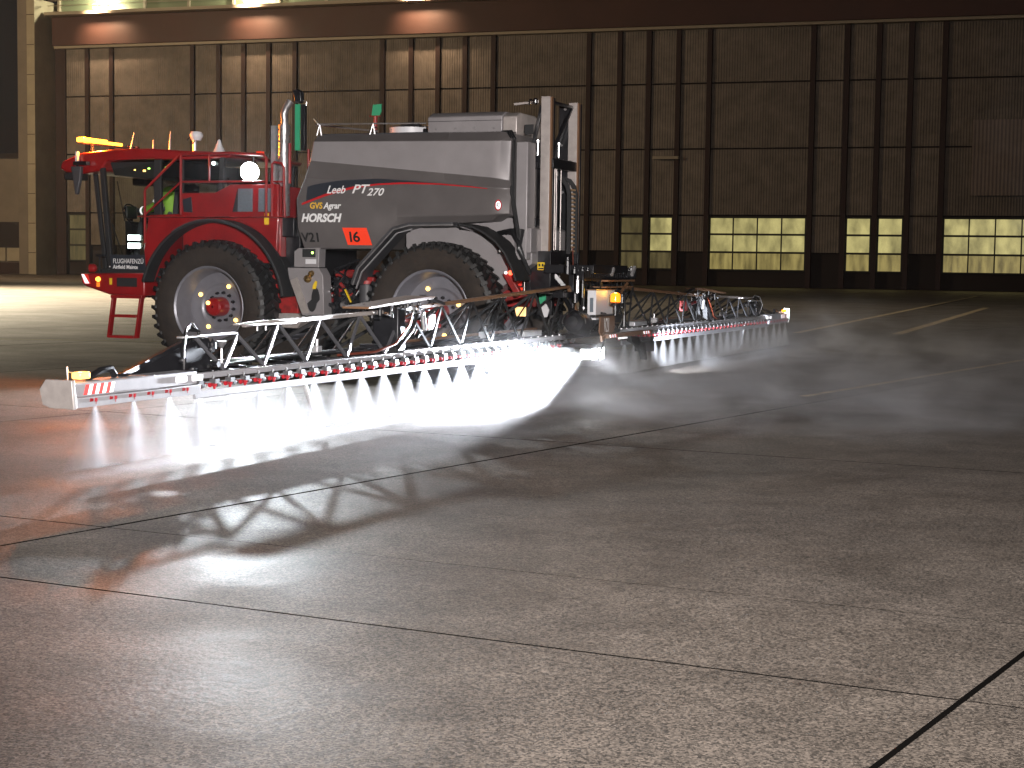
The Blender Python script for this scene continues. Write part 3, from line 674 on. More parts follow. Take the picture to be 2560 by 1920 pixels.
# windscreen: curved sheet
ws = MB(); n = 14
for i in range(n+1):
    a = -1+2*i/n; y = a*.98; bulge = (1-a*a)*.32
    ws.v += [(7.84+bulge+.02, y, 3.12), (7.82+bulge, y*1.0, 2.3), (7.63+bulge*.9, y, 1.56)]
for i in range(n):
    for j in (0, 1): ws.f.append((3*i+j, 3*i+j+1, 3*i+j+4, 3*i+j+3)); ws.m.append(0)
part(ws, 'windscreen', m_glass)
part(MB().prism([(8.0, 1.50), (8.0, 1.56), (7.7, 1.60), (6.4, 1.60), (6.4, 1.47), (7.7, 1.47)], -1.0, 1.0), 'cab_floor', m_blackm, bevel=.01)
dl = part(MB().prism([(7.70, 1.80), (7.04, 1.80), (7.0, 1.565), (7.66, 1.565)], 1.046, 1.078), 'door_lower_panel', m_navy)
text('FLUGHAFENZ\u00dc', 7.635, 1.665, .105, m_decal, dl, y=1.078, off=.003, sx=.80, bold=.0)
text('Airfield Mainte', 7.635, 1.58, .085, m_decal, dl, y=1.078, off=.003, sx=.93, bold=.0015)
part(MB().box(7.705, 7.685, 1.079, 1.082, 1.60, 1.62), 'door_dot', m_decal, dl)
# cab rear wall, seat, steering wheel
part(MB().box(6.36, 6.42, -.95, .95, 1.6, 2.74).box(5.6, 5.64, -.9, .9, 2.74, 3.0), 'cab_rear_wall', m_blackm)
seat = part(MB().prism([(7.59, 2.18), (7.59, 2.30), (7.12, 2.30), (7.04, 2.95), (6.90, 2.95), (6.94, 2.12)], -.26, .26).box(7.09, 7.44, -.2, .2, 1.6, 2.12), 'driver_seat', m_seat, bevel=.03)
st = MB(); st.tube([(8.05+.19*math.cos(a)*.42, .20*math.sin(a), 2.46+.19*math.cos(a)*.9) for a in [2*math.pi*k/24 for k in range(25)]], .014, 8)
st.tube([(8.05, 0, 2.46), (8.10, 0, 2.30), (8.02, 0, 1.6)], .035, 8).bar((8.05, -.19, 2.46), (8.05, .19, 2.46), .03, .02)
st.prism([(8.12, 2.36), (7.98, 2.34), (7.98, 1.95), (8.10, 1.75)], -.10, .10); part(st, 'steering_wheel', m_black)
part(MB().box(7.55, 7.25, .28, .42, 2.36, 2.46).box(7.75, 7.70, .35, .62, 2.38, 2.58), 'armrest_terminal', m_black, bevel=.01)
# twin bright emissive rectangles low in the doorway
for z in (1.90, 2.025):
    part(MB().box(7.355, 7.135, 1.06, 1.075, z, z+.085), 'doorway_rectangle', m_led_s if 'm_led_s' in globals() else m_led2)
# wipers seen through the glass
part(MB().tube([(8.02, .2, 1.6), (7.9, .75, 2.3)], .01, 5).tube([(7.62, .98, 2.95), (7.98, .3, 2.35)], .008, 5), 'wiper', m_blackm)
# --- bumper, marker lamps, ladder
bp_ = MB(); bp_.prism([(8.16, 1.50), (6.98, 1.52), (6.98, 1.16), (7.66, 1.17), (8.10, 1.29), (8.20, 1.36)], -1.16, 1.16)
bmp = part(bp_, 'front_bumper', m_red, bevel=.03)
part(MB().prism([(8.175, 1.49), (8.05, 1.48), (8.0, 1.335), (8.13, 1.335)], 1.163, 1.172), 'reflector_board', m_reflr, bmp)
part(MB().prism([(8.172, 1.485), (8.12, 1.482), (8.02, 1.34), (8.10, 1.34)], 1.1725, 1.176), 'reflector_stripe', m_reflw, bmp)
part(MB().lathe([(.001, .03), (.03, .03), (.04, .0), (.04, -.02)], (7.855, 1.165, 1.41), (0, 1, 0), 16), 'indicator_lamp', m_amber2, bmp)
part(MB().box(7.885, 7.825, 1.163, 1.172, 1.29, 1.36), 'side_reflector', mat('orange_reflector', (.8, .2, .02), .3, emit=(1, .3, .03), estr=.5), bmp)
part(MB().box(7.64, 7.59, 1.163, 1.168, 1.33, 1.43), 'yellow_label', m_yel, bmp)
part(MB().box(7.50, 7.12, 1.163, 1.168, 1.30, 1.44), 'dark_recess', m_blackm, bmp)
part(MB().tube([(7.86, 1.12, 1.5), (7.86, 1.12, 1.80)], .015, 8).box(7.9, 7.78, 1.0, 1.16, 1.76, 1.80), 'front_mirror_post', m_black)
part(MB().lathe([(.05, 0), (.07, .03), (.07, .10), (.001, .10)], (8.02, 1.0, 1.58), (1, .3, 0), 16), 'front_lamp', m_red)
ld = MB(); Y0, Y1 = 1.15, 1.25
ld.bar((7.52, 1.2, 1.16), (7.62, 1.2, .50), .10, .035, up=(1, 0, 0)).bar((7.00, 1.2, 1.16), (7.10, 1.2, .50), .10, .035, up=(1, 0, 0)).box(7.56, 6.97, Y0, Y1, 1.12, 1.17)
lad = part(ld, 'ladder', m_red, bevel=.006)
for z, dx in ((.84, .05), (.515, .10)): part(MB().box(7.50+dx, 7.02+dx, 1.13, 1.27, z-.018, z+.018).box(7.47+dx, 7.05+dx, 1.15, 1.25, z+.018, z+.026), 'ladder_step', m_red, lad, bevel=.004)
# --- handrails
hr = MB(); y = 1.30
def pipe(pts, r=.021): hr.tube(pts, r, 8)
pipe([(6.87, y, 1.98), (6.87, y, 2.78), (6.85, y, 2.82), (6.24, y, 3.32), (6.20, y, 3.335), (5.3, y, 3.345), (4.76, y, 3.31), (4.70, y, 3.27), (4.70, y, 2.40)])
pipe([(6.21, y, 3.33), (6.21, y, 2.42)]); pipe([(6.87, y, 2.42), (6.21, y, 2.92), (4.70, y, 2.915)], .016)
pipe([(5.70, y, 3.34), (5.70, y, 2.92)], .016)
pipe([(4.60, y, 2.40), (4.60, y, 3.17), (4.56, y, 3.2), (4.44, y, 3.18), (4.40, y, 3.12), (4.38, y, 2.38)], .019)
pipe([(4.62, y, 2.91), (4.39, y, 2.91)], .014)
pipe([(4.27, .8, 3.42), (4.27, .8, 3.0)], .02); pipe([(4.27, .8, 3.24), (3.98, .8, 3.24)], .018)
part(hr, 'handrail', m_red)
part(MB().box(6.98, 4.36, 1.0, 1.33, 2.385, 2.40), 'walkway', m_reddk)
# --- cab work lamp
wl = MB().lathe([(.03, -.10), (.09, -.06), (.145, -.01), (.152, .02), (.145, .024)], (5.08, 1.14, 3.07), (-.25, 1, -.12), 20)
wlo = part(wl, 'work_lamp', m_black)
part(MB().lathe([(.001, .042), (.09, .038), (.142, .026), (.145, .02)], (5.08, 1.14, 3.07), (-.25, 1, -.12), 24), 'lamp_lens', m_led, wlo)
part(MB().tube([(5.08, 1.06, 3.07), (5.08, 1.04, 3.3)], .015, 6), 'lamp_bracket', m_black, wlo)
part(MB().lathe([(.001, .05), (.025, .045), (.03, 0)], (5.78, 1.06, 3.21), (-.5, 1, 0), 12), 'small_work_lamp', m_led2)
part(MB().box(4.92, 5.0, 1.0, 1.1, 3.33, 3.38), 'marker_light', m_fluo)
# --- roof light bar, antennas, dome
lb = part(MB().box(8.34, 8.47, -.78, .88, 3.565, 3.59).box(8.38, 8.42, .56, .60, 3.36, 3.57).box(8.38, 8.42, -.60, -.56, 3.36, 3.57), 'light_bar', m_greydk, bevel=.008)
part(MB().box(8.335, 8.475, .26, .89, 3.592, 3.665), 'light_bar_lens', m_amber, lb, bevel=.012)
part(MB().box(8.335, 8.475, -.14, .20, 3.592, 3.64), 'light_bar_lens', m_amber, lb, bevel=.012)
part(MB().lathe([(.001, .0), (.05, .0), (.055, .03), (.001, .04)], (8.4, -.6, 3.59), (0, 0, 1), 12), 'light_bar_knob', m_chrome, lb)
part(MB().lathe([(.001, .0), (.03, .0), (.035, .03), (.001, .04)], (8.4, -.36, 3.59), (0, 0, 1), 12), 'light_bar_knob', m_chrome, lb)
part(MB().bar((8.28, 1.12, 3.24), (8.28, 1.12, 3.42), .05, .04), 'mirror_bracket', m_white)
part(MB().box(8.30, 8.05, 1.1, 1.2, 3.20, 3.26).tube([(8.25, 1.15, 3.22), (8.24, 1.2, 3.0)], .02, 8), 'mirror_arm', m_black)
part(MB().prism([(8.32, 3.18), (8.12, 3.18), (8.14, 2.98), (8.20, 2.74), (8.24, 2.74), (8.28, 3.0)], 1.17, 1.24), 'wing_mirror', m_greydk, bevel=.012)
for x0, x1, z1, r_ in ((7.88, 7.79, 3.78, .016), (7.42, 7.42, 3.65, .016), (7.11, 7.09, 3.78, .018)):
    part(MB().tube([(x0, .3, 3.44), ((x0+x1)/2, .3, (3.44+z1)/2), (x1, .3, z1)], [r_, r_*.8, .006], 8), 'antenna', m_alu)
gp = part(MB().lathe([(.001, 0), (.034, 0), (.034, .20), (.001, .2)], (6.43, .6, 3.42), (0, 0, 1), 16), 'receiver_mast', m_alu)
part(MB().lathe([(.001, -.045), (.07, -.045), (.105, .02), (.105, .05), (.08, .09), (.001, .10)], (6.40, .6, 3.645), (0, 0, 1), 24), 'receiver_dome', m_white, gp)
part(MB().tube([(6.43+.07*math.cos(a)+.04, .64, 3.60+.05*math.sin(a)) for a in [2*math.pi*k/14 for k in range(12)]], .008, 6), 'antenna_cable', m_hose, gp)
part(MB().lathe([(.12, 0), (.12, .025), (.095, .03), (.06, .10), (.035, .17), (.025, .21), (.001, .23)], (5.98, .6, 3.385), (0, 0, 1), 24), 'fin_antenna', m_white)
part(MB().box(5.9, 5.66, .55, .65, 3.385, 3.41), 'roof_bracket', m_white)
# --- exhaust
ex = part(MB().tube([(4.63, .9, 2.3), (4.63, .9, 3.85), (4.64, .9, 3.95), (4.60, .9, 4.04), (4.53, .9, 4.13)], .058, 16, cap=False), 'exhaust_pipe', m_steel)
hs = MB()
for k in range(18):
    a0 = R(-80+k*20*.9); a1 = R(-80+(k+1)*20*.9)
    pass
sh = MB(); nn, hh = 20, 46
for i in range(hh+1):
    for k in range(nn):
        a = 2*math.pi*k/nn; rr = .085+(.006 if (i+k) % 2 == 0 else 0); sh.v.append((4.635+rr*math.cos(a), .9+rr*math.sin(a), 2.42+1.36*i/hh))
for i in range(hh):
    for k in range(nn):
        if (i % 3 == 1 and k % 3 == (i//3) % 3): continue
        k2 = (k+1) % nn; sh.f.append((i*nn+k, i*nn+k2, (i+1)*nn+k2, (i+1)*nn+k)); sh.m.append(0)
part(sh, 'perforated_heat_shield', m_steel, ex)
part(MB().box(4.83, 4.75, .84, .96, 2.42, 3.77), 'heat_shield_plate', m_alu)
part(MB().tube([(4.505, .95, 3.5), (4.505, .95, 2.9)], .024, 8), 'red_stack_rail', m_red)
# --- green marked strips and tall mirror
gs = part(MB().box(4.32, 4.235, 1.10, 1.12, 3.38, 4.06), 'green_strip', m_green)
part(MB().box(4.235, 4.17, 1.02, 1.10, 3.38, 4.06), 'strip_frame', m_black, bevel=.005)
part(MB().prism([(4.35, 4.26), (4.26, 4.28), (4.20, 4.24), (4.19, 4.10), (4.22, 4.07), (4.30, 4.08)], 1.06, 1.16), 'top_mirror', m_black, bevel=.015)
part(MB().tube([(4.19, 1.1, 4.11), (4.13, 1.1, 4.10), (4.14, 1.1, 4.04)], .008, 6), 'mirror_clip', m_steel)
part(MB().prism([(3.50, 4.12), (3.36, 4.13), (3.36, 4.02), (3.39, 3.95), (3.52, 3.95), (3.52, 4.0)], .18, .20), 'green_flag_plate', m_green)
part(MB().tube([(3.46, .19, 3.64), (3.46, .19, 3.95)], .03, 8).bar((3.56, .19, 3.95), (3.38, .19, 3.95), .02, .02), 'flag_post', m_reddk)
# --- hoses down the tank's rear edge
ho = MB()
for dy in (0, .035, .07): ho.tube([(1.0-dy, 1.02, 3.60), (.92-dy, 1.06, 3.61), (.84-dy, 1.10, 3.50), (.82-dy*.6, 1.12, 3.1), (.82-dy*.6, 1.12, 2.7), (.76-dy*.5, 1.12, 2.4), (.72-dy*.5, 1.10, 2.1)], .014, 8)
part(ho, 'hose_bundle', m_hose)
bh = MB()
for k in range(7): bh.tube([(1.1-.06*k, .9, 2.18), (.86-.03*k, 1.0, 2.22), (.72, 1.05, 2.05-.02*k), (.66, 1.0, 1.8), (.6, .9, 1.6)], .03, 8)
part(bh, 'black_hose', m_hose)
# --- rear lamp clusters
part(MB().lathe([(.001, .03), (.028, .03), (.035, 0), (.035, -.03)], (.86, 1.0, 1.615), (-.3, 1, 0), 16), 'rear_marker_lamp', m_redlamp)
part(MB().lathe([(.001, .02), (.02, .02), (.025, 0)], (.93, 1.0, 1.615), (.2, 1, 0), 12), 'rear_reflector', m_reflw)
m_lens = mat('warm_clear_lens', (.9, .6, .3), .2, emit=(1, .62, .25), estr=1.5)
def board(name, pts, y, m, th=.02): return part(MB().prism(pts, y, y+th), name, m)
board('red_reflector_plate', [(1.03, 1.52), (.95, 1.52), (.95, 1.42), (1.03, 1.42)], .35, m_reflr)
board('red_reflector_plate', [(1.0, 1.40), (.93, 1.40), (.93, 1.33), (1.01, 1.33)], .35, m_fluo)
board('orange_lens_board', [(1.05, 1.25), (.90, 1.25), (.88, 1.12), (.88, .98), (1.02, .98), (1.05, 1.1)], .35, m_lens)
board('green_lens_board', [(.72, 1.38), (.60, 1.38), (.58, 1.20), (.67, 1.15)], .3, m_green)
board('white_lens_board', [(.67, 1.17), (.58, 1.17), (.53, 1.08), (.56, .98), (.61, .97)], .3, m_white)
board('white_lens_board', [(.60, 1.53), (.53, 1.53), (.53, 1.43), (.60, 1.43)], .3, m_white)
part(MB().box(1.1, .88, .2, .45, 1.56, 1.62).box(.74, .54, .2, .45, 1.56, 1.62), 'chequer_bracket', m_steel, bevel=.004)
part(MB().box(1.08, .86, .2, .34, 1.0, 1.56).box(.74, .5, .2, .29, 1.0, 1.56), 'chock_holder', m_black, bevel=.01)
# --- lift masts
for s_, x0 in ((.47, .63), (-.5, .58)):
    ms = part(MB().box(x0, x0-.14, s_-.035, s_+.03, 1.93, 4.14), 'mast_post', m_alu2, bevel=.006, label='tall aluminium faced mast post')
    part(MB().box(x0-.02, x0-.17, s_-.10, s_-.036, 1.75, 4.12), 'mast_channel', m_black, ms, bevel=.005)
    part(MB().box(x0-.142, x0-.165, s_-.035, s_+.03, 1.93, 4.13), 'mast_edge_strip', m_plate, ms)
    if s_ < 0:
        part(MB().box(x0+.16, x0+.01, s_-.05, s_+.0, 1.9, 4.12), 'mast_web', m_black, ms, bevel=.005)
        bo = MB().lathe([(.001, .015), (.022, .015), (.022, 0)], (0, 0, 0), (0, 1, 0), 10).build('mast_bolt', m_steel, ms)
        zz = [(x0+.06, 4.05), (x0+.12, 3.52), (x0+.08, 3.28), (x0+.05, 3.15), (x0+.05, 2.95), (x0+.09, 2.82)]
        bo.location = (zz[0][0], s_+.001, zz[0][1])
        for a, b in zz[1:]: inst(bo, (a, s_+.001, b), ms)
mf = MB()
mf.box(.50, .56, -.5, .47, 4.05, 4.09).box(.44, .60, -.5, .47, 3.12, 3.26).box(.44, .60, -.5, .47, 1.75, 1.95)
mf.bar((.82, .40, 3.30), (.64, .44, 4.02), .05, .05).bar((.80, -.42, 3.25), (.56, -.46, 4.06), .05, .05).bar((1.0, .4, 3.22), (.5, .42, 3.22), .10, .18).bar((1.0, -.4, 3.2), (.5, -.42, 3.2), .1, .16)
mf.bar((.52, .40, 3.3), (.52, -.44, 4.04), .035, .045, up=(1, 0, 0))
for y, x in ((.60, .74), (.52, .70), (.30, .70), (-.2, .66)): mf.box(x-.03, x+.03, y-.03, y+.03, 1.3, 3.2)
mf.box(.66, .78, .36, .62, 2.4, 3.1)
part(mf, 'lift_frame', m_black, bevel=.006)
rods = MB()
for x, y in ((.80, .62), (.70, .56), (.50, .25), (.50, .18), (.52, -.05)): rods.tube([(x, y, 1.3), (x, y, 3.12)], .009, 8)
part(rods, 'lift_rod', m_alu2)
part(MB().tube([(.72, .2, 2.25), (.72, .2, 3.0)], .05, 10).box(.60, .8, .0, .3, 2.9, 3.05), 'lift_cylinder', m_black)
part(MB().box(.80, .84, .30, .42, 2.3, 3.08), 'tan_column', m_plate)
for p in (((.70, .55, 4.06), .05), ((.77, .56, 4.05), .035)):
    part(MB().lathe([(.001, .05), (.02, .05), (p[1], .02), (p[1], -.02), (.02, -.04)], p[0], (0, 0, 1), 12), 'mast_camera', m_chrome)
part(MB().bar((1.02, .55, 4.03), (.74, .55, 4.05), .06, .03), 'mast_pointer', m_alu2)
for x, y, z in ((.66, .53, 3.4), (.66, -.30, 3.42)): part(MB().tube([(x, y, z-.1), (x, y, z+.1)], .016, 8).tube([(x, y, z+.08), (x, y, z+.12)], .03, 8), 'lock_pin', m_steel)
# cable chain: two side bands and separate cross links
cc = MB(); cpath = [(.44, 1.9), (.44, 2.5), (.445, 2.78), (.47, 2.88), (.53, 2.96), (.62, 2.99), (.70, 2.95)]
for y in (-.40, -.12): cc.strip(cpath, .06, y-.014, y+.014)
cco = part(cc, 'cable_chain', m_blackm)
for k in range(16):
    z = 1.93+k*.06
    part(MB().box(.415, .437, -.385, -.135, z, z+.024), 'chain_link', m_tanlink, cco)
# --- centre frame
cf = MB()
cf.box(-.30, .45, -.75, .75, 1.62, 1.74).box(-.25, -.13, -1.25, 1.0, 1.52, 1.62).box(-.3, .3, -.5, .5, .9, 1.02)
for y in (-.7, -.25, .25, .7): cf.box(.0, .08, y-.035, y+.035, .72, 1.66)
cf.box(-.05, .12, -1.15, 1.25, 1.28, 1.36).box(-.05, .12, -1.2, 1.3, .70, .78)
cf.bar((0, 1.15, 1.32), (0, .3, .76), .05, .05, up=(1, 0, 0)).bar((0, -1.1, 1.32), (0, -.3, .76), .05, .05, up=(1, 0, 0))
cf.bar((.5, .45, 1.7), (.1, .3, 1.2), .07, .07).bar((.5, -.45, 1.7), (.1, -.3, 1.2), .07, .07)
cf.box(.40, .72, .28, .62, 1.32, 1.93)
part(cf, 'centre_frame', m_black, bevel=.008)
part(MB().box(.60, .49, .621, .626, 1.66, 1.77), 'warning_sticker', m_yel, label='yellow warning sticker')
part(MB().box(.585, .555, .627, .629, 1.71, 1.75).box(.535, .505, .627, .629, 1.71, 1.75).box(.585, .505, .627, .629, 1.67, 1.69), 'sticker_pictogram', m_decalk)
part(MB().lathe([(.001, .01), (.02, .01), (.02, 0)], (.455, .622, 1.70), (0, 1, 0), 12), 'round_reflector', m_reflr)
# machinery on the centre frame: valves, cylinders, cables
rnd.seed(21)
kit = MB(); kit2 = MB()
for k in range(60):
    y = rnd.uniform(-1.3, 1.2); x = rnd.uniform(-.28, .3); z = rnd.uniform(.8, 1.62); 
    a = rnd.choice([(1, 0, 0), (0, 1, 0), (0, 0, 1)]); r_ = rnd.uniform(.018, .05); l = rnd.uniform(.06, .2)
    (kit if k % 4 else kit2).lathe([(.001, 0), (r_, 0), (r_, l), (r_*.6, l+.01), (r_*.6, l+.05), (.001, l+.05)], (x, y, z), a, 10)
for k in range(26):
    y = -1.2+k*.09; kit.lathe([(.001, 0), (.03, 0), (.03, .06), (.015, .07), (.015, .09), (.001, .09)], (-.2+rnd.uniform(-.05, .1), y+rnd.uniform(-.03, .03), 1.60+rnd.uniform(-.03, .05)), (0, 0, 1), 10)
    kit.box(-.28, -.16, y-.03, y+.03, 1.56, 1.66)
part(kit, 'valve_bank', m_black); part(kit2, 'fitting_bank', m_steel)
kit3 = MB()
for k in range(22):
    y = rnd.uniform(-1.1, .9); z = rnd.uniform(1.3, 1.75); y2 = y+rnd.uniform(-.5, .5); z2 = rnd.uniform(.75, 1.2); x = rnd.uniform(-.16, .0)
    kit3.tube([(x, y, z), (x-.08, y+(y2-y)*.3, z-.05), (x-.1, (y+y2)/2, (z+z2)/2-.1), (x-.02, y2, z2)], rnd.uniform(.008, .018), 6)
part(kit3, 'hose_loom', m_hose)
part(MB().tube([(.3, .1, 1.75), (.28, .08, 1.5), (.3, .1, 1.3)], .010, 6).tube([(.3, .0, 2.0), (.25, .1, 1.7), (.28, .15, 1.5)], .008, 6), 'red_cable', m_hoseo)
acc = part(MB().lathe([(.001, .20), (.08, .19), (.14, .14), (.165, .06), (.165, -.2), (.001, -.2)], (-.15, .98, .93), (0, 1, .1), 28), 'round_housing', m_black)
part(MB().tube([(-.15+.175*math.cos(a), 1.10, .93+.175*math.sin(a)) for a in [R(d) for d in range(0, 190, 10)]], .010, 6), 'housing_rim', m_black, acc)
pf = part(MB().box(-.35, -.12, -.95, .25, 1.505, 1.53).bar((-.3, -.15, 1.2), (-.3, -.75, 1.48), .03, .03, up=(1, 0, 0)).box(-.34, -.1, -.9, .3, 1.415, 1.435), 'rear_bracket', m_plate)
part(MB().tube([(-.3, -.12, 1.20), (-.3, -.72, 1.46)], .014, 8), 'gas_strut', m_chrome)
part(MB().bar((-.3, -.95, 1.60), (-.3, -1.08, 1.72), .04, .05).bar((-.3, -.02, 1.60), (-.3, -.10, 1.70), .04, .05), 'folding_hook', m_alu)
part(MB().tube([(-.25, -.98, 1.55), (-.27, -1.10, 1.4), (-.25, -1.02, 1.25)], .02, 8).tube([(-.25, .3, 1.5), (-.27, .24, 1.4), (-.25, .28, 1.28)], .02, 8), 'cable_loop', m_hose)
# white cabinet, beacon, plate
cb = part(MB().box(-.35, -.22, -.04, .76, .97, 1.385), 'white_cabinet', m_white, bevel=.006, label='white control cabinet')
part(MB().box(-.31, -.26, .761, .766, 1.08, 1.28), 'cabinet_panel', m_grille, cb)
part(MB().box(-.36, -.20, -.06, .78, 1.386, 1.40), 'cabinet_lid', m_plate, cb)
bc = part(MB().lathe([(.001, 0), (.075, 0), (.08, .03), (.06, .05)], (-.52, .42, 1.17), (0, 0, 1), 20).tube([(-.52, .42, 1.17), (-.52, .42, 1.03)], .018, 8), 'beacon_base', m_black)
part(MB().lathe([(.072, .05), (.074, .12), (.066, .165), (.04, .18), (.001, .185)], (-.52, .42, 1.17), (0, 0, 1), 24), 'beacon_lens', m_amber4, bc)
pl_ = MB().prismx([(.85, 1.045), (.28, 1.045), (.24, .87), (.32, .765), (.80, .745), (.90, .80), (.88, .93)], -.46, -.44)
po = part(pl_, 'number_plate', m_plate, bevel=.004, label='brown number plate')
X = Vector((0, -1, 0)); Y = Vector((0, 0, 1)); Z = Vector((-1, 0, 0))
text('V21', 0, 0, .29, m_decal, po, rotM=Matrix(((0, 0, -1, -.464), (-.50, 0, 0, .725), (0, 1, 0, .80), (0, 0, 0, 1))), bold=.0)
part(MB().box(-.5, -.40, .2, 1.15, 1.03, 1.05).bar((-.42, .55, 1.04), (-.1, .5, 1.1), .05, .05), 'plate_bracket', m_black)
tow = part(MB().box(-.62, -.52, -1.0, .98, .725, .785), 'rear_crossbar', m_plate, bevel=.008)
def striped(y0, y1, x, z0, z1, parent, n=4, depth=.006, fx=None):
    # red and white slanted stripes, each its own thin prism
    for k in range(n*2):
        a = y0+(y1-y0)*k/(n*2); b = y0+(y1-y0)*(k+1)/(n*2); sk = (y1-y0)/(n*2)*.9
        MB().prismx([(a, z0), (b, z0), (b+sk*.6, z1), (a+sk*.6, z1)], x-depth, x).build('warning_stripe', m_reflw if k % 2 else m_reflr, parent)
striped(.62, .92, -.622, .735, .775, tow, 3); striped(-.9, -.6, -.622, .735, .775, tow, 3)
part(MB().tube([(-.57, 1.0, .74), (-.57, 1.12, .70), (-.57, 1.15, .76), (-.57, 1.0, .80)], .018, 8), 'tow_shackle', m_plate, tow)
part(MB().prismx([(-.05, .72), (-.45, .70), (-.55, .63), (-.78, .34), (-.85, .36), (-.72, .60), (-.4, .58), (-.1, .64)], -.60, -.52), 'black_skid', m_blackm, bevel=.01)
part(MB().tube([(-.55, .95, .70), (-.55, 1.05, .60), (-.55, 1.2, .45), (-.55, 1.15, .42)], .02, 8), 'black_hook', m_blackm)
part(MB().box(-.63, -.60, .38, .50, .70, .72).box(-.63, -.60, .18, .34, .70, .72), 'white_tab', m_reflw)
# ------------------------------------------------------------------ the boom: two arms
def arm(s_):
    y = lambda v: s_*v
    A = bpy.data.objects.new('boom_arm', None); C.objects.link(A); A.parent = sp
    A['label'] = 'boom arm reaching towards the camera' if s_ > 0 else 'boom arm on the far side'
    P = lambda mb, name, m, bevel=0: mb.build(name, m, A, None, bevel)
    # bottom chords
    P(MB().box(-.05, .03, y(6.15), y(1.15), .70, .765), 'lower_chord', m_galv, .005)
    P(MB().box(-.05, .03, y(10.25), y(6.2), .695, .745), 'lower_chord', m_galv, .005)
    P(MB().box(.60, .66, y(9.9), y(1.15), .72, .775), 'lower_chord', m_black, .005)
    P(MB().box(-.035, .60, y(9.6), y(1.2), .685, .695), 'walk_plate', m_blackm)
    # top chord in two lengths, rising towards the centre
    P(MB().bar((.06, y(6.42), 1.20), (.06, y(.78), 1.43), .05, .045), 'upper_chord', m_plate, .006)
    P(MB().bar((.06, y(9.27), 1.14), (.06, y(6.5), 1.20), .05, .045), 'upper_chord', m_alu2, .006)
    P(MB().bar((.06, y(10.3), 1.06), (.06, y(9.42), 1.07), .07, .016), 'upper_chord', m_alu, .004)
    P(MB().box(-.06, .16, y(9.3), y(8.5), 1.135, 1.15), 'flat_deck', m_alu2, .003)
    for yy, zz in ((9.1, 1.08), (8.95, 1.08)): P(MB().tube([(.02, y(yy), zz), (.02, y(yy), zz+.05)], .010, 6), 'deck_bolt', m_chrome)
    # lattice
    bt = [9.72, 9.03, 8.25, 7.41, 6.55]; tp = [10.05, 9.38, 8.66, 7.85, 7.0]
    bt2 = [5.42, 4.58, 3.69, 2.75, 1.67]; tp2 = [5.85, 4.98, 4.1, 3.15, 2.05]
    def ztop(v): return 1.43-(v-.78)*.0408 if v < 6.45 else (1.20-(v-6.5)*.0217 if v < 9.35 else 1.065)
    for B, T in ((bt, tp), (bt2, tp2)):
        for i, b in enumerate(B):
            for t in (T[i], T[i+1] if i+1 < len(T) else T[i]-1.0):
                P(MB().bar((-.01, y(b), .755), (.06, y(t), ztop(t)-.02), .034, .02, up=(1, 0, 0)), 'lattice_brace', m_brace if B is bt else m_blackm)
                P(MB().bar((.62, y(b), .77), (.08, y(t), ztop(t)-.02), .034, .02, up=(1, 0, 0)), 'lattice_brace', m_blackm)
        for b in B: P(MB().bar((.0, y(b), .73), (.62, y(b), .74), .035, .03), 'cross_member', m_black)
    P(MB().bar((.06, y(.78), 1.43), (-.02, y(.4), .80), .05, .045, up=(1, 0, 0)), 'root_post', m_plate, .006)
    P(MB().bar((.06, y(.25), 1.38), (-.02, y(-.1), 1.0), .05, .045, up=(1, 0, 0)), 'root_post', m_plate, .006)
    # nozzle line and its guard profile
    P(MB().tube([(-.07, y(11.85), .655), (-.07, y(1.15), .655)], .012, 8), 'spray_line', m_chrome)
    P(MB().prism([(-.14, .545), (-.125, .600), (-.115, .600), (-.105, .55), (-.11, .535), (-.135, .535)], y(10.35), y(1.05)), 'guard_profile', m_galv)
    # outer box section
    P(MB().box(-.12, .10, y(12.0), y(10.30), .66, .775), 'tip_beam', m_galv, .012)
    P(MB().prism([(-.16, .66), (.12, .66), (.12, .60), (-.02, .575), (-.155, .58)], y(11.98), y(10.30)), 'tip_guard', m_galv, .004)
    ep = P(MB().prism([(-.17, .575), (-.15, .80), (.10, .80), (.16, .72), (.13, .60), (.05, .575)], y(12.0), y(12.04)), 'end_plate', m_alu2, .006)
    for k in range(8):
        a = 11.86-k*.046; bb = a-.046
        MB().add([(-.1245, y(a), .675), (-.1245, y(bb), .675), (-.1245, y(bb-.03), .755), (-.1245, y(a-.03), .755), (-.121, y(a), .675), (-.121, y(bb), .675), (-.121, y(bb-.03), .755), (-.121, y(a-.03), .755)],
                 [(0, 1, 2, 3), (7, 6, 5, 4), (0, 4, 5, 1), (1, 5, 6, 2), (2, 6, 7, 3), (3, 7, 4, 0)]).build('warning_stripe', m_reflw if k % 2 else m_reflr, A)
    P(MB().box(-.14, -.05, y(11.92), y(11.79), .80, .855), 'tip_lamp', m_amber4 if s_ < 0 else m_amber5, .012)
    P(MB().tube([(-.06, y(11.97), .78), (-.06, y(11.98), .90)], .008, 6).tube([(-.06, y(11.97), .86), (-.08, y(11.8), .84)], .006, 6), 'tip_rod', m_steel)
    if s_ < 0: P(MB().box(-.14, -.04, y(12.16), y(12.04), .62, .87), 'tip_lamp', m_led2, .012)
    P(MB().tube([(.0, y(11.65), .79), (.0, y(11.5), .84), (.0, y(11.35), .85), (.0, y(11.3), .79)], .028, 8), 'hose_hoop', m_hose)
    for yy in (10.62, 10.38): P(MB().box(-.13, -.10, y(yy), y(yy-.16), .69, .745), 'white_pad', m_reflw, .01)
    # tapered gusset between the tip section and the truss
    P(MB().prismx([(y(11.0), .775), (y(9.98), 1.04), (y(9.78), 1.04), (y(9.75), .745), (y(10.3), .745)], .10, .14), 'gusset_plate', m_black, .01)
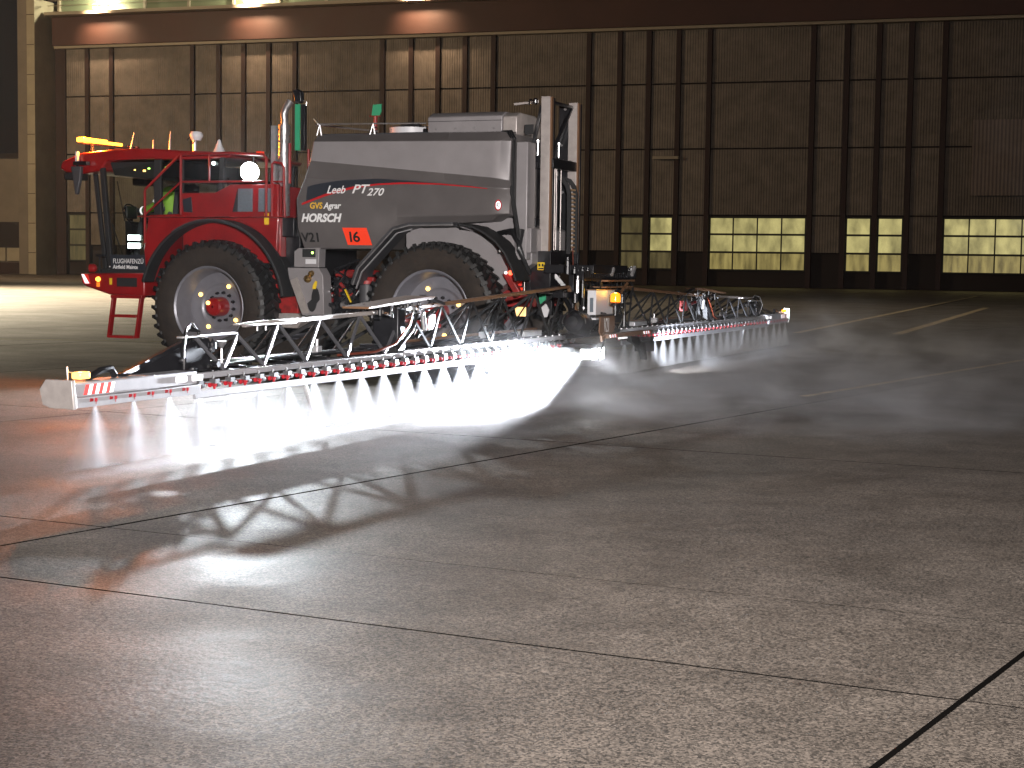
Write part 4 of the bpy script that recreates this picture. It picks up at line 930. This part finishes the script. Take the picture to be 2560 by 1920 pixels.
    P(MB().bar((.02, y(11.2), .78), (.16, y(10.0), 1.03), .04, .04), 'gusset_strut', m_black)
    jk = MB(); rr = random.Random(5)
    for k in range(16): jk.lathe([(.001, 0), (.03, 0), (.03, .05), (.018, .06), (.001, .09)], (rr.uniform(-.03, .3), y(rr.uniform(9.7, 10.25)), rr.uniform(.75, .95)), rr.choice([(0, 0, 1), (1, 0, 0), (0, 1, 0)]), 8)
    P(jk, 'hinge_fitting', m_black)
    for dx in (0, .03, .06): P(MB().tube([(.05+dx, y(10.25-dx), .78), (.0+dx, y(10.32-dx), .98), (.04+dx, y(10.22-dx), 1.14-dx), (.1+dx, y(10.05), 1.18-dx), (.12, y(9.92), 1.1), (.14, y(9.9), .9)], .016 if dx else .006, 8), 'hose_arch', m_hose if dx else m_steel)
    # mid-hinge
    P(MB().box(-.03, .28, y(6.28), y(6.10), .70, 1.24).box(.02, .36, y(6.45), y(6.28), .74, .84), 'hinge_block', m_black, .01)
    P(MB().prismx([(y(7.1), 1.27), (y(7.1), 1.245), (y(5.55), 1.33), (y(5.45), 1.36), (y(5.6), 1.365)], -.10, .22), 'hinge_cover', m_plate, .004)
    P(MB().bar((.06, y(5.5), 1.355), (.06, y(4.95), 1.26), .07, .035), 'hinge_link', m_black)
    hk = MB(); rr = random.Random(9)
    for k in range(30): hk.lathe([(.001, 0), (.022, 0), (.022, .06), (.012, .07), (.012, .1), (.001, .1)], (rr.uniform(-.05, .34), y(rr.uniform(5.3, 6.85)), rr.uniform(1.12, 1.25)), rr.choice([(0, 0, 1), (1, 0, 0), (0, s_, 0)]), 8)
    P(hk, 'hinge_fitting', m_black)
    hk = MB()
    for k in range(12): hk.lathe([(.001, 0), (.014, 0), (.014, .05), (.001, .05)], (rr.uniform(-.08, .0), y(rr.uniform(5.3, 6.9)), rr.uniform(1.14, 1.26)), (0, s_, 0), 8)
    P(hk, 'hydraulic_fitting', m_chrome)
    P(MB().tube([(.06, y(6.7), 1.20), (.06, y(5.5), 1.245)], .02, 10), 'hydraulic_rod', m_chrome)
    P(MB().tube([(.15, y(6.1), 1.12), (.12, y(4.9), 1.0)], .026, 10).box(.1, .18, y(5.3), y(5.05), .96, 1.14), 'red_damper', m_reddk)
    P(MB().tube([(.1, y(5.55), .9), (.1, y(5.3), 1.15)], .03, 10), 'damper_spring', m_chrome)
    P(MB().tube([(.0, y(6.1), 1.12), (-.06, y(5.98), 1.18), (-.08, y(6.1), 1.05), (-.06, y(6.4), .85), (-.02, y(6.8), .78), (.1, y(7.4), .77)], .014, 8), 'hinge_hose', m_hoseo)
    P(MB().tube([(.02, y(6.0), 1.14), (-.05, y(5.85), 1.16), (-.07, y(6.0), 1.0), (-.04, y(6.3), .8)], .022, 8), 'hinge_hose', m_hose)
    P(MB().tube([(-.06, y(5.72), 1.15), (-.06, y(5.68), .98)], .03, 8), 'valve_stem', m_steel)
    # hoses lying along the truss
    hl = MB(); rr = random.Random(3)
    for q_ in range(4):
        pts = [(.08+.1*q_+rr.uniform(-.02, .02), y(1.3+.45*k), .79+rr.uniform(-.012, .02)) for k in range(20)]; hl.tube(pts, .016, 6)
    P(hl, 'boom_hose', m_hose)
    P(MB().bar((.30, y(6.0), .83), (.30, y(1.4), .85), .03, .03), 'feed_pipe', m_plate)
    P(MB().box(-.02, .12, y(2.6), y(1.98), .79, .86).box(-.08, .12, y(2.5), y(2.2), .655, .69), 'junction_box', m_alu, .006)
    for yy in (7.75, 3.5):
        P(MB().box(.1, .2, y(yy+.08), y(yy-.02), .78, .88).tube([(.15, y(yy), .86), (.15, y(yy), .95)], .02, 8), 'section_valve', m_alu, .004)
    P(MB().tube([(.12, y(9.55), .80), (.12, y(9.55), .97)], .010, 6).lathe([(.01, 0), (.05, .06), (.055, .07), (.001, .075)], (.12, y(9.55), .93), (0, 0, 1), 10), 'sensor_foot', m_steel)
    # small parts on the beam that glint
    gl = MB()
    for k in range(34):
        yy = 9.9-k*.26; 
        if 6.0 < yy < 6.4: continue
        gl.lathe([(.001, 0), (.02, 0), (.02, .012), (.001, .013)], (-.02, y(yy), .766 if yy < 6.15 else .746), (0, 0, 1), 8)
    P(gl, 'beam_bolts', m_chrome)
    # nozzle bodies every quarter metre
    N = None; Q = None
    for k in range(44):
        v = 11.75-.25*k
        tip = v > 10.35
        if N is None or (not tip and Q is None):
            nb_ = MB()
            if not tip:
                nb_.box(-.03, .03, -.035, .035, 0, .04, 0).lathe([(.001, -.03), (.022, -.03), (.026, 0), (.026, .03), (.001, .03)], (0, -.05, -.01), (0, 1, 0), 8, 0)
                nb_.tube([(0, .02, .02), (0, .02, .07)], .01, 6, 0)
            nb_.lathe([(.001, -.052), (.012, -.05), (.014, -.03), (.022, -.028), (.024, .0), (.001, .0)], (0, 0, 0), (0, 0, 1), 10, 1)
            nb_.lathe([(.001, -.02), (.018, -.02), (.02, .02), (.001, .02)], (0, .06, -.012), (0, 1, 0), 8, 1)
            o = nb_.build('nozzle_body', [m_nozb, m_cap], A); o.location = (-.10 if not tip else -.145, y(v), .650 if not tip else .648)
            if N is None: N = o
            else: Q = o
        else:
            inst(Q if not tip else N, (-.10 if not tip else -.145, y(v), .650 if not tip else .648), A)
    # feeler rod
    P(MB().tube([(-.10, y(8.52), .69), (-.10, y(8.24), .25), (-.10, y(8.13), .20)], .02, 8), 'feeler_rod', m_white)
    # LED work lamp at the root of the arm
    lm = P(MB().box(-.53, -.37, y(1.22), y(1.42), .44, .60), 'boom_work_lamp', m_black, .008)
    MB().box(-.52, -.38, y(1.421), y(1.432), .455, .585).build('lamp_lens', m_led, lm)
    if s_ > 0: MB().box(-.542, -.531, y(1.41), y(.92), .45, .59).build('lamp_lens', m_led, lm)
    P(MB().box(-.53, .02, y(1.38), y(1.2), .605, .66).box(-.53, -.38, y(1.22), y(.9), .455, .60), 'lamp_bracket', m_black, .004)
    return A
arm(1); arm(-1)

# ------------------------------------------------------------------ the driver
dv = thing('person', 'driver in a yellow-green hi-vis jacket seated at the wheel in the cab', 'person', ROOTM)
def skin(name, V0, E0, Rr, m, parent, root=0, sub=2):
    me = bpy.data.meshes.new(name); me.from_pydata(V0, E0, []); me.materials.append(m)
    o = bpy.data.objects.new(name, me); C.objects.link(o); o.parent = parent
    md = o.modifiers.new('skin', 'SKIN'); md.use_smooth_shade = True
    if not me.skin_vertices:
        me.attributes.new  # layer is added below
    bpy.context.view_layer.objects.active = o
    for i, v in enumerate(me.skin_vertices[0].data): v.radius = Rr[i] if isinstance(Rr[i], tuple) else (Rr[i], Rr[i]); v.use_root = (i == root)
    s = o.modifiers.new('sub', 'SUBSURF'); s.levels = sub; s.render_levels = sub
    return o
def sk(name, V0, E0, Rr, m, parent, root=0, sub=2):
    import bmesh
    bm = bmesh.new(); lay = bm.verts.layers.skin.verify(); vs = []
    for i, v in enumerate(V0):
        q = bm.verts.new(v); vs.append(q); r_ = Rr[i]; q[lay].radius = r_ if isinstance(r_, tuple) else (r_, r_); q[lay].use_root = (i == root)
    for a, b in E0: bm.edges.new((vs[a], vs[b]))
    me = bpy.data.meshes.new(name); bm.to_mesh(me); bm.free(); me.materials.append(m)
    o = bpy.data.objects.new(name, me); C.objects.link(o); o.parent = parent
    md = o.modifiers.new('skin', 'SKIN'); md.use_smooth_shade = True
    s = o.modifiers.new('sub', 'SUBSURF'); s.levels = sub; s.render_levels = sub
    return o
DX = 7.26
bodyV = [(DX, 0, 2.36), (DX-.02, 0, 2.55), (DX, 0, 2.74), (DX+.01, 0, 2.86), (DX+.03, 0, 2.93),              # pelvis..neck 0-4
         (DX+.0, .19, 2.80), (DX+.16, .26, 2.58), (DX+.42, .20, 2.52), (DX+.66, .17, 2.53),                   # left arm 5-8
         (DX+.0, -.19, 2.80), (DX+.16, -.26, 2.58), (DX+.42, -.20, 2.52), (DX+.66, -.17, 2.53),               # right arm 9-12
         (DX+.03, .11, 2.36), (DX+.45, .16, 2.38), (DX+.58, .16, 1.95), (DX+.60, .15, 1.70), (DX+.78, .15, 1.65),
         (DX+.03, -.11, 2.36), (DX+.45, -.16, 2.38), (DX+.58, -.16, 1.95), (DX+.60, -.15, 1.70), (DX+.78, -.15, 1.65)]
bodyE = [(0, 1), (1, 2), (2, 3), (3, 4), (3, 5), (5, 6), (6, 7), (7, 8), (3, 9), (9, 10), (10, 11), (11, 12), (0, 13), (13, 14), (14, 15), (15, 16), (16, 17), (0, 18), (18, 19), (19, 20), (20, 21), (21, 22)]
bodyR = [(.16, .13), (.15, .12), (.17, .12), (.10, .09), .055, .075, .058, .046, .036, .075, .058, .046, .036, .09, .075, .058, .045, .04, .09, .075, .058, .045, .04]
sk('body', bodyV, bodyE, bodyR, m_trous, dv)
jv = bodyV[0:4]+bodyV[5:8]+bodyV[9:12]; jr = [.19, .175, .19, .115, .095, .078, .062, .095, .078, .062]
jr = [(.185, .15), (.172, .14), (.19, .14), (.11, .10), .092, .075, .060, .092, .075, .060]
jk_ = sk('hi_vis_jacket', jv, [(0, 1), (1, 2), (2, 3), (3, 4), (4, 5), (5, 6), (3, 7), (7, 8), (8, 9)], jr, m_hivis, dv)
band = MB()
for s_ in (1, -1):
    band.lathe([(.068, -.022), (.068, .022)], (DX+.42, s_*.200, 2.522), (.26, -.06*s_, .0), 16)
    band.lathe([(.084, -.022), (.084, .022)], (DX+.12, s_*.245, 2.64), (.16, .07*s_, -.22), 16)
band.build('reflective_band', m_reflw, dv)
hd = sk('head', [(DX+.035, 0, 2.94), (DX+.05, 0, 3.02), (DX+.045, 0, 3.09), (DX+.03, 0, 3.13)], [(0, 1), (1, 2), (2, 3)], [(.06, .06), (.088, .10), (.085, .105), (.05, .06)], m_skin, dv)
fc = MB(); fc.prism([(DX+.145, 3.06), (DX+.172, 3.02), (DX+.15, 3.012)], -.014, .014).box(DX+.135, DX+.146, -.025, .025, 2.975, 2.983)
for s_ in (1, -1): fc.lathe([(.001, .006), (.012, .004), (.014, 0)], (DX+.138, s_*.032, 3.055), (1, 0, 0), 8); fc.lathe([(.001, .012), (.02, .008), (.03, 0)], (DX+.04, s_*.082, 3.035), (0, s_, 0), 10)
fc.build('face_features', m_skin, hd)
sk('hair', [(DX+.0, 0, 3.02), (DX-.01, 0, 3.10), (DX+.04, 0, 3.155), (DX+.09, 0, 3.14)], [(0, 1), (1, 2), (2, 3)], [(.075, .09), (.085, .10), (.07, .08), (.04, .06)], m_hair, dv)
for s_ in (1, -1):
    hv = [(DX+.68, s_*.17, 2.53), (DX+.74, s_*.175, 2.54)]; he = [(0, 1)]; hr_ = [.034, (.040, .022)]
    for f_ in range(4):
        b = len(hv); yy = s_*(.150+.016*f_); L_ = (.032, .036, .034, .027)[f_]
        hv += [(DX+.775, yy, 2.545-.002*f_), (DX+.775+L_, yy, 2.535), (DX+.785+L_, yy, 2.51), (DX+.77+L_*.5, yy, 2.495)]
        he += [(1, b), (b, b+1), (b+1, b+2), (b+2, b+3)]; hr_ += [.0095, .009, .0085, .007]
    b = len(hv); hv += [(DX+.72, s_*.14, 2.55), (DX+.755, s_*.128, 2.56), (DX+.785, s_*.13, 2.55)]; he += [(0, b), (b, b+1), (b+1, b+2)]; hr_ += [.013, .011, .009]
    sk('hand', hv, he, hr_, m_skin, dv, sub=1)

# ------------------------------------------------------------------ spray and mist
def vol(name, build, col=(.97, .97, 1), aniso=.6):
    m = bpy.data.materials.new(name); m.use_nodes = True; t = m.node_tree
    for n in list(t.nodes):
        if n.type != 'OUTPUT_MATERIAL': t.nodes.remove(n)
    out = [n for n in t.nodes][0]; pv = t.nodes.new('ShaderNodeVolumePrincipled'); pv.inputs['Color'].default_value = (*col, 1); pv.inputs['Anisotropy'].default_value = aniso
    t.links.new(pv.outputs[0], out.inputs['Volume']); t.links.new(build(t), pv.inputs['Density']); return m
def N(t, kind, op=None, **kw):
    n = t.nodes.new('ShaderNode'+kind)
    if op: n.operation = op
    for k, v in kw.items():
        i = n.inputs[int(k[1:])]
        if hasattr(v, 'is_output') or hasattr(v, 'node'): t.links.new(v, i)
        else: i.default_value = v
    return n.outputs[0]
def jet_density(t):
    tc = t.nodes.new('ShaderNodeTexCoord'); sx = t.nodes.new('ShaderNodeSeparateXYZ'); t.links.new(tc.outputs['Object'], sx.inputs[0])
    X, Y, Z = sx.outputs       # apex at the object origin, z runs down to -.57
    d = N(t, 'Math', 'MAXIMUM', _0=N(t, 'Math', 'MULTIPLY', _0=Z, _1=-1.0), _1=.012)
    ay = N(t, 'Math', 'DIVIDE', _0=N(t, 'Math', 'ABSOLUTE', _0=Y), _1=d)             # tangent across the fan
    core = N(t, 'Math', 'MULTIPLY', _0=N(t, 'Math', 'POWER', _0=2.718, _1=N(t, 'Math', 'MULTIPLY', _0=N(t, 'Math', 'MULTIPLY', _0=ay, _1=ay), _1=-22.0)), _1=1.0)
    fan = N(t, 'Math', 'MULTIPLY', _0=N(t, 'Math', 'POWER', _0=2.718, _1=N(t, 'Math', 'MULTIPLY', _0=N(t, 'Math', 'MULTIPLY', _0=ay, _1=ay), _1=-1.7)), _1=.36)
    s = N(t, 'Math', 'ADD', _0=core, _1=fan)
    nz = t.nodes.new('ShaderNodeTexNoise'); nz.noise_dimensions = '1D'; nz.inputs['Scale'].default_value = 9; nz.inputs['Detail'].default_value = 2
    t.links.new(N(t, 'Math', 'DIVIDE', _0=Y, _1=d), nz.inputs['W'])
    s = N(t, 'Math', 'MULTIPLY', _0=s, _1=N(t, 'Math', 'ADD', _0=nz.outputs[0], _1=.5))
    fall = N(t, 'Math', 'DIVIDE', _0=2.9, _1=N(t, 'Math', 'ADD', _0=d, _1=.06))
    return N(t, 'Math', 'MULTIPLY', _0=s, _1=fall)
m_jet = vol('spray_water', jet_density)
def jet_mesh():
    q = MB(); H = .50
    prof = [(.0, .012, .012), (-.06, .05, .018), (-.18, .18, .03), (-H, .42, .06)]; n = 12
    for z, ry, rx in prof:
        for k in range(n): a = 2*math.pi*k/n; q.v.append((rx*math.cos(a), ry*math.sin(a), z))
    for i in range(len(prof)-1):
        for k in range(n): q.f.append((i*n+k, i*n+(k+1) % n, (i+1)*n+(k+1) % n, (i+1)*n+k)[::-1]); q.m.append(0)
    q.f.append(tuple(range(n))[::1]); q.f.append(tuple(range((len(prof)-1)*n, len(prof)*n))[::-1]); q.m += [0, 0]
    return q
ordn = ['first', 'second', 'third', 'fourth', 'fifth', 'sixth', 'seventh', 'eighth', 'ninth', 'tenth', 'eleventh', 'twelfth', 'thirteenth', 'fourteenth', 'fifteenth', 'sixteenth', 'seventeenth', 'eighteenth', 'nineteenth', 'twentieth', 'twenty-first', 'twenty-second', 'twenty-third', 'twenty-fourth']
jet = None
for s_ in (1, -1):
    for k in range(22):
        v = s_*(11.75-.5*k)
        if jet is None: jet = jet_mesh().build('spray_jet', m_jet, smooth=True); o = jet
        else: o = jet.copy(); C.objects.link(o)
        o.matrix_world = ROOTM @ Matrix.Translation((-.10 if abs(v) < 10.4 else -.145, v, .598)); o['category'] = 'spray jet'; o['group'] = 'spray jets under the boom'
        o['label'] = ('fan of white spray, the %s from the tip of the boom arm nearest the camera' if s_ > 0 else 'small fan of spray, the %s from the far tip of the boom')%ordn[k]
K = 1.0
def curtain_density(t):
    tc = t.nodes.new('ShaderNodeTexCoord'); sx = t.nodes.new('ShaderNodeSeparateXYZ'); t.links.new(tc.outputs['Object'], sx.inputs[0]); X, Y, Z = sx.outputs
    zz = N(t, 'Math', 'POWER', _0=2.718, _1=N(t, 'Math', 'MULTIPLY', _0=Z, _1=-15.0))
    xx = N(t, 'Math', 'POWER', _0=2.718, _1=N(t, 'Math', 'MULTIPLY', _0=N(t, 'Math', 'MULTIPLY', _0=N(t, 'Math', 'ADD', _0=X, _1=.10), _1=N(t, 'Math', 'ADD', _0=X, _1=.10)), _1=-55.0))
    en = t.nodes.new('ShaderNodeMapRange'); t.links.new(N(t, 'Math', 'ABSOLUTE', _0=Y), en.inputs[0]); en.inputs[1].default_value = 12.3; en.inputs[2].default_value = 11.2; en.inputs[3].default_value = 0; en.inputs[4].default_value = 1
    nz = t.nodes.new('ShaderNodeTexNoise'); nz.inputs['Scale'].default_value = 2.2; nz.inputs['Detail'].default_value = 3; t.links.new(tc.outputs['Object'], nz.inputs['Vector'])
    a = N(t, 'Math', 'MULTIPLY', _0=zz, _1=xx); a = N(t, 'Math', 'MULTIPLY', _0=a, _1=en.outputs[0]); a = N(t, 'Math', 'MULTIPLY', _0=a, _1=N(t, 'Math', 'ADD', _0=nz.outputs[0], _1=.1))
    return N(t, 'Math', 'MULTIPLY', _0=a, _1=1.8*K)
m_cur = vol('ground_spray', curtain_density)
K = .6; m_cur2 = vol('far_ground_spray', curtain_density)
for s_ in (1, -1):
    c_ = box(-.55, .35, s_*.9, s_*12.3, .015, .58).build('spray_mist', m_cur if s_ > 0 else m_cur2, smooth=False); c_.matrix_world = ROOTM; c_['kind'] = 'stuff'
    c_['label'] = 'bright low spray bouncing off the ground under the boom' if s_ > 0 else 'pale low spray under the far side of the boom'; c_['category'] = 'spray'
def drift_density(t):
    tc = t.nodes.new('ShaderNodeTexCoord'); sx = t.nodes.new('ShaderNodeSeparateXYZ'); t.links.new(tc.outputs['Object'], sx.inputs[0]); X, Y, Z = sx.outputs
    mp = t.nodes.new('ShaderNodeMapping'); mp.inputs['Scale'].default_value = (.8, .8, 1.6); t.links.new(tc.outputs['Object'], mp.inputs[0])
    nz = t.nodes.new('ShaderNodeTexNoise'); nz.inputs['Scale'].default_value = 1.0; nz.inputs['Detail'].default_value = 5; nz.inputs['Roughness'].default_value = .6; nz.inputs['Distortion'].default_value = .9
    t.links.new(mp.outputs[0], nz.inputs['Vector'])
    r = t.nodes.new('ShaderNodeMapRange'); t.links.new(nz.outputs[0], r.inputs[0]); r.inputs[1].default_value = .47; r.inputs[2].default_value = .72; r.inputs[3].default_value = .02
    def sm(src, a_, b_):      # smooth step from a_ (0) to b_ (1)
        q = t.nodes.new('ShaderNodeMapRange'); q.interpolation_type = 'SMOOTHSTEP'; t.links.new(src, q.inputs[0]); q.inputs[1].default_value = a_; q.inputs[2].default_value = b_; return q.outputs[0]
    zz = N(t, 'Math', 'MULTIPLY', _0=N(t, 'Math', 'POWER', _0=2.718, _1=N(t, 'Math', 'MULTIPLY', _0=Z, _1=-2.4)), _1=sm(Z, 1.45, .3))
    xx = N(t, 'Math', 'MULTIPLY', _0=N(t, 'Math', 'POWER', _0=2.718, _1=N(t, 'Math', 'MULTIPLY', _0=X, _1=.20)), _1=sm(X, -9.4, -5.0))
    xx = N(t, 'Math', 'MULTIPLY', _0=xx, _1=N(t, 'Math', 'MULTIPLY', _0=sm(Y, 7.9, 4.0), _1=sm(Y, -15.8, -12.5)))
    a = N(t, 'Math', 'MULTIPLY', _0=N(t, 'Math', 'MULTIPLY', _0=r.outputs[0], _1=zz), _1=xx)
    return N(t, 'Math', 'MULTIPLY', _0=a, _1=1.9)
m_haze = vol('glow_haze', lambda t: N(t, 'Math', 'ADD', _0=.0001, _1=0.0), aniso=.75)
m_haze.node_tree.nodes['Principled Volume'].inputs['Density'].default_value = .0001
for l_ in list(m_haze.node_tree.nodes['Principled Volume'].inputs['Density'].links): m_haze.node_tree.links.remove(l_)
hz_ = box(-120, 90, -6, 215, -1.1, 33).build('haze', m_haze, smooth=False); hz_['kind'] = 'stuff'; hz_['label'] = 'thin haze added over the whole apron to give the lamps a glow'  # scattering volume added in place of lens bloom around the lamps
m_dr = vol('drifting_mist', drift_density, aniso=.45)
d_ = box(-9.5, -.56, -16, 8, .02, 1.5).build('drifting_mist', m_dr, smooth=False); d_.matrix_world = ROOTM; d_['kind'] = 'stuff'; d_['label'] = 'thin wisps of mist drifting behind the boom'; d_['category'] = 'mist'

for o in bpy.data.objects:
    if o.name.split('.')[0] in ('valve_bank', 'fitting_bank', 'hose_loom', 'hinge_fitting', 'beam_bolts', 'boom_hose', 'hydraulic_fitting', 'valve_block', 'hose_bundle'): o['kind'] = 'stuff'
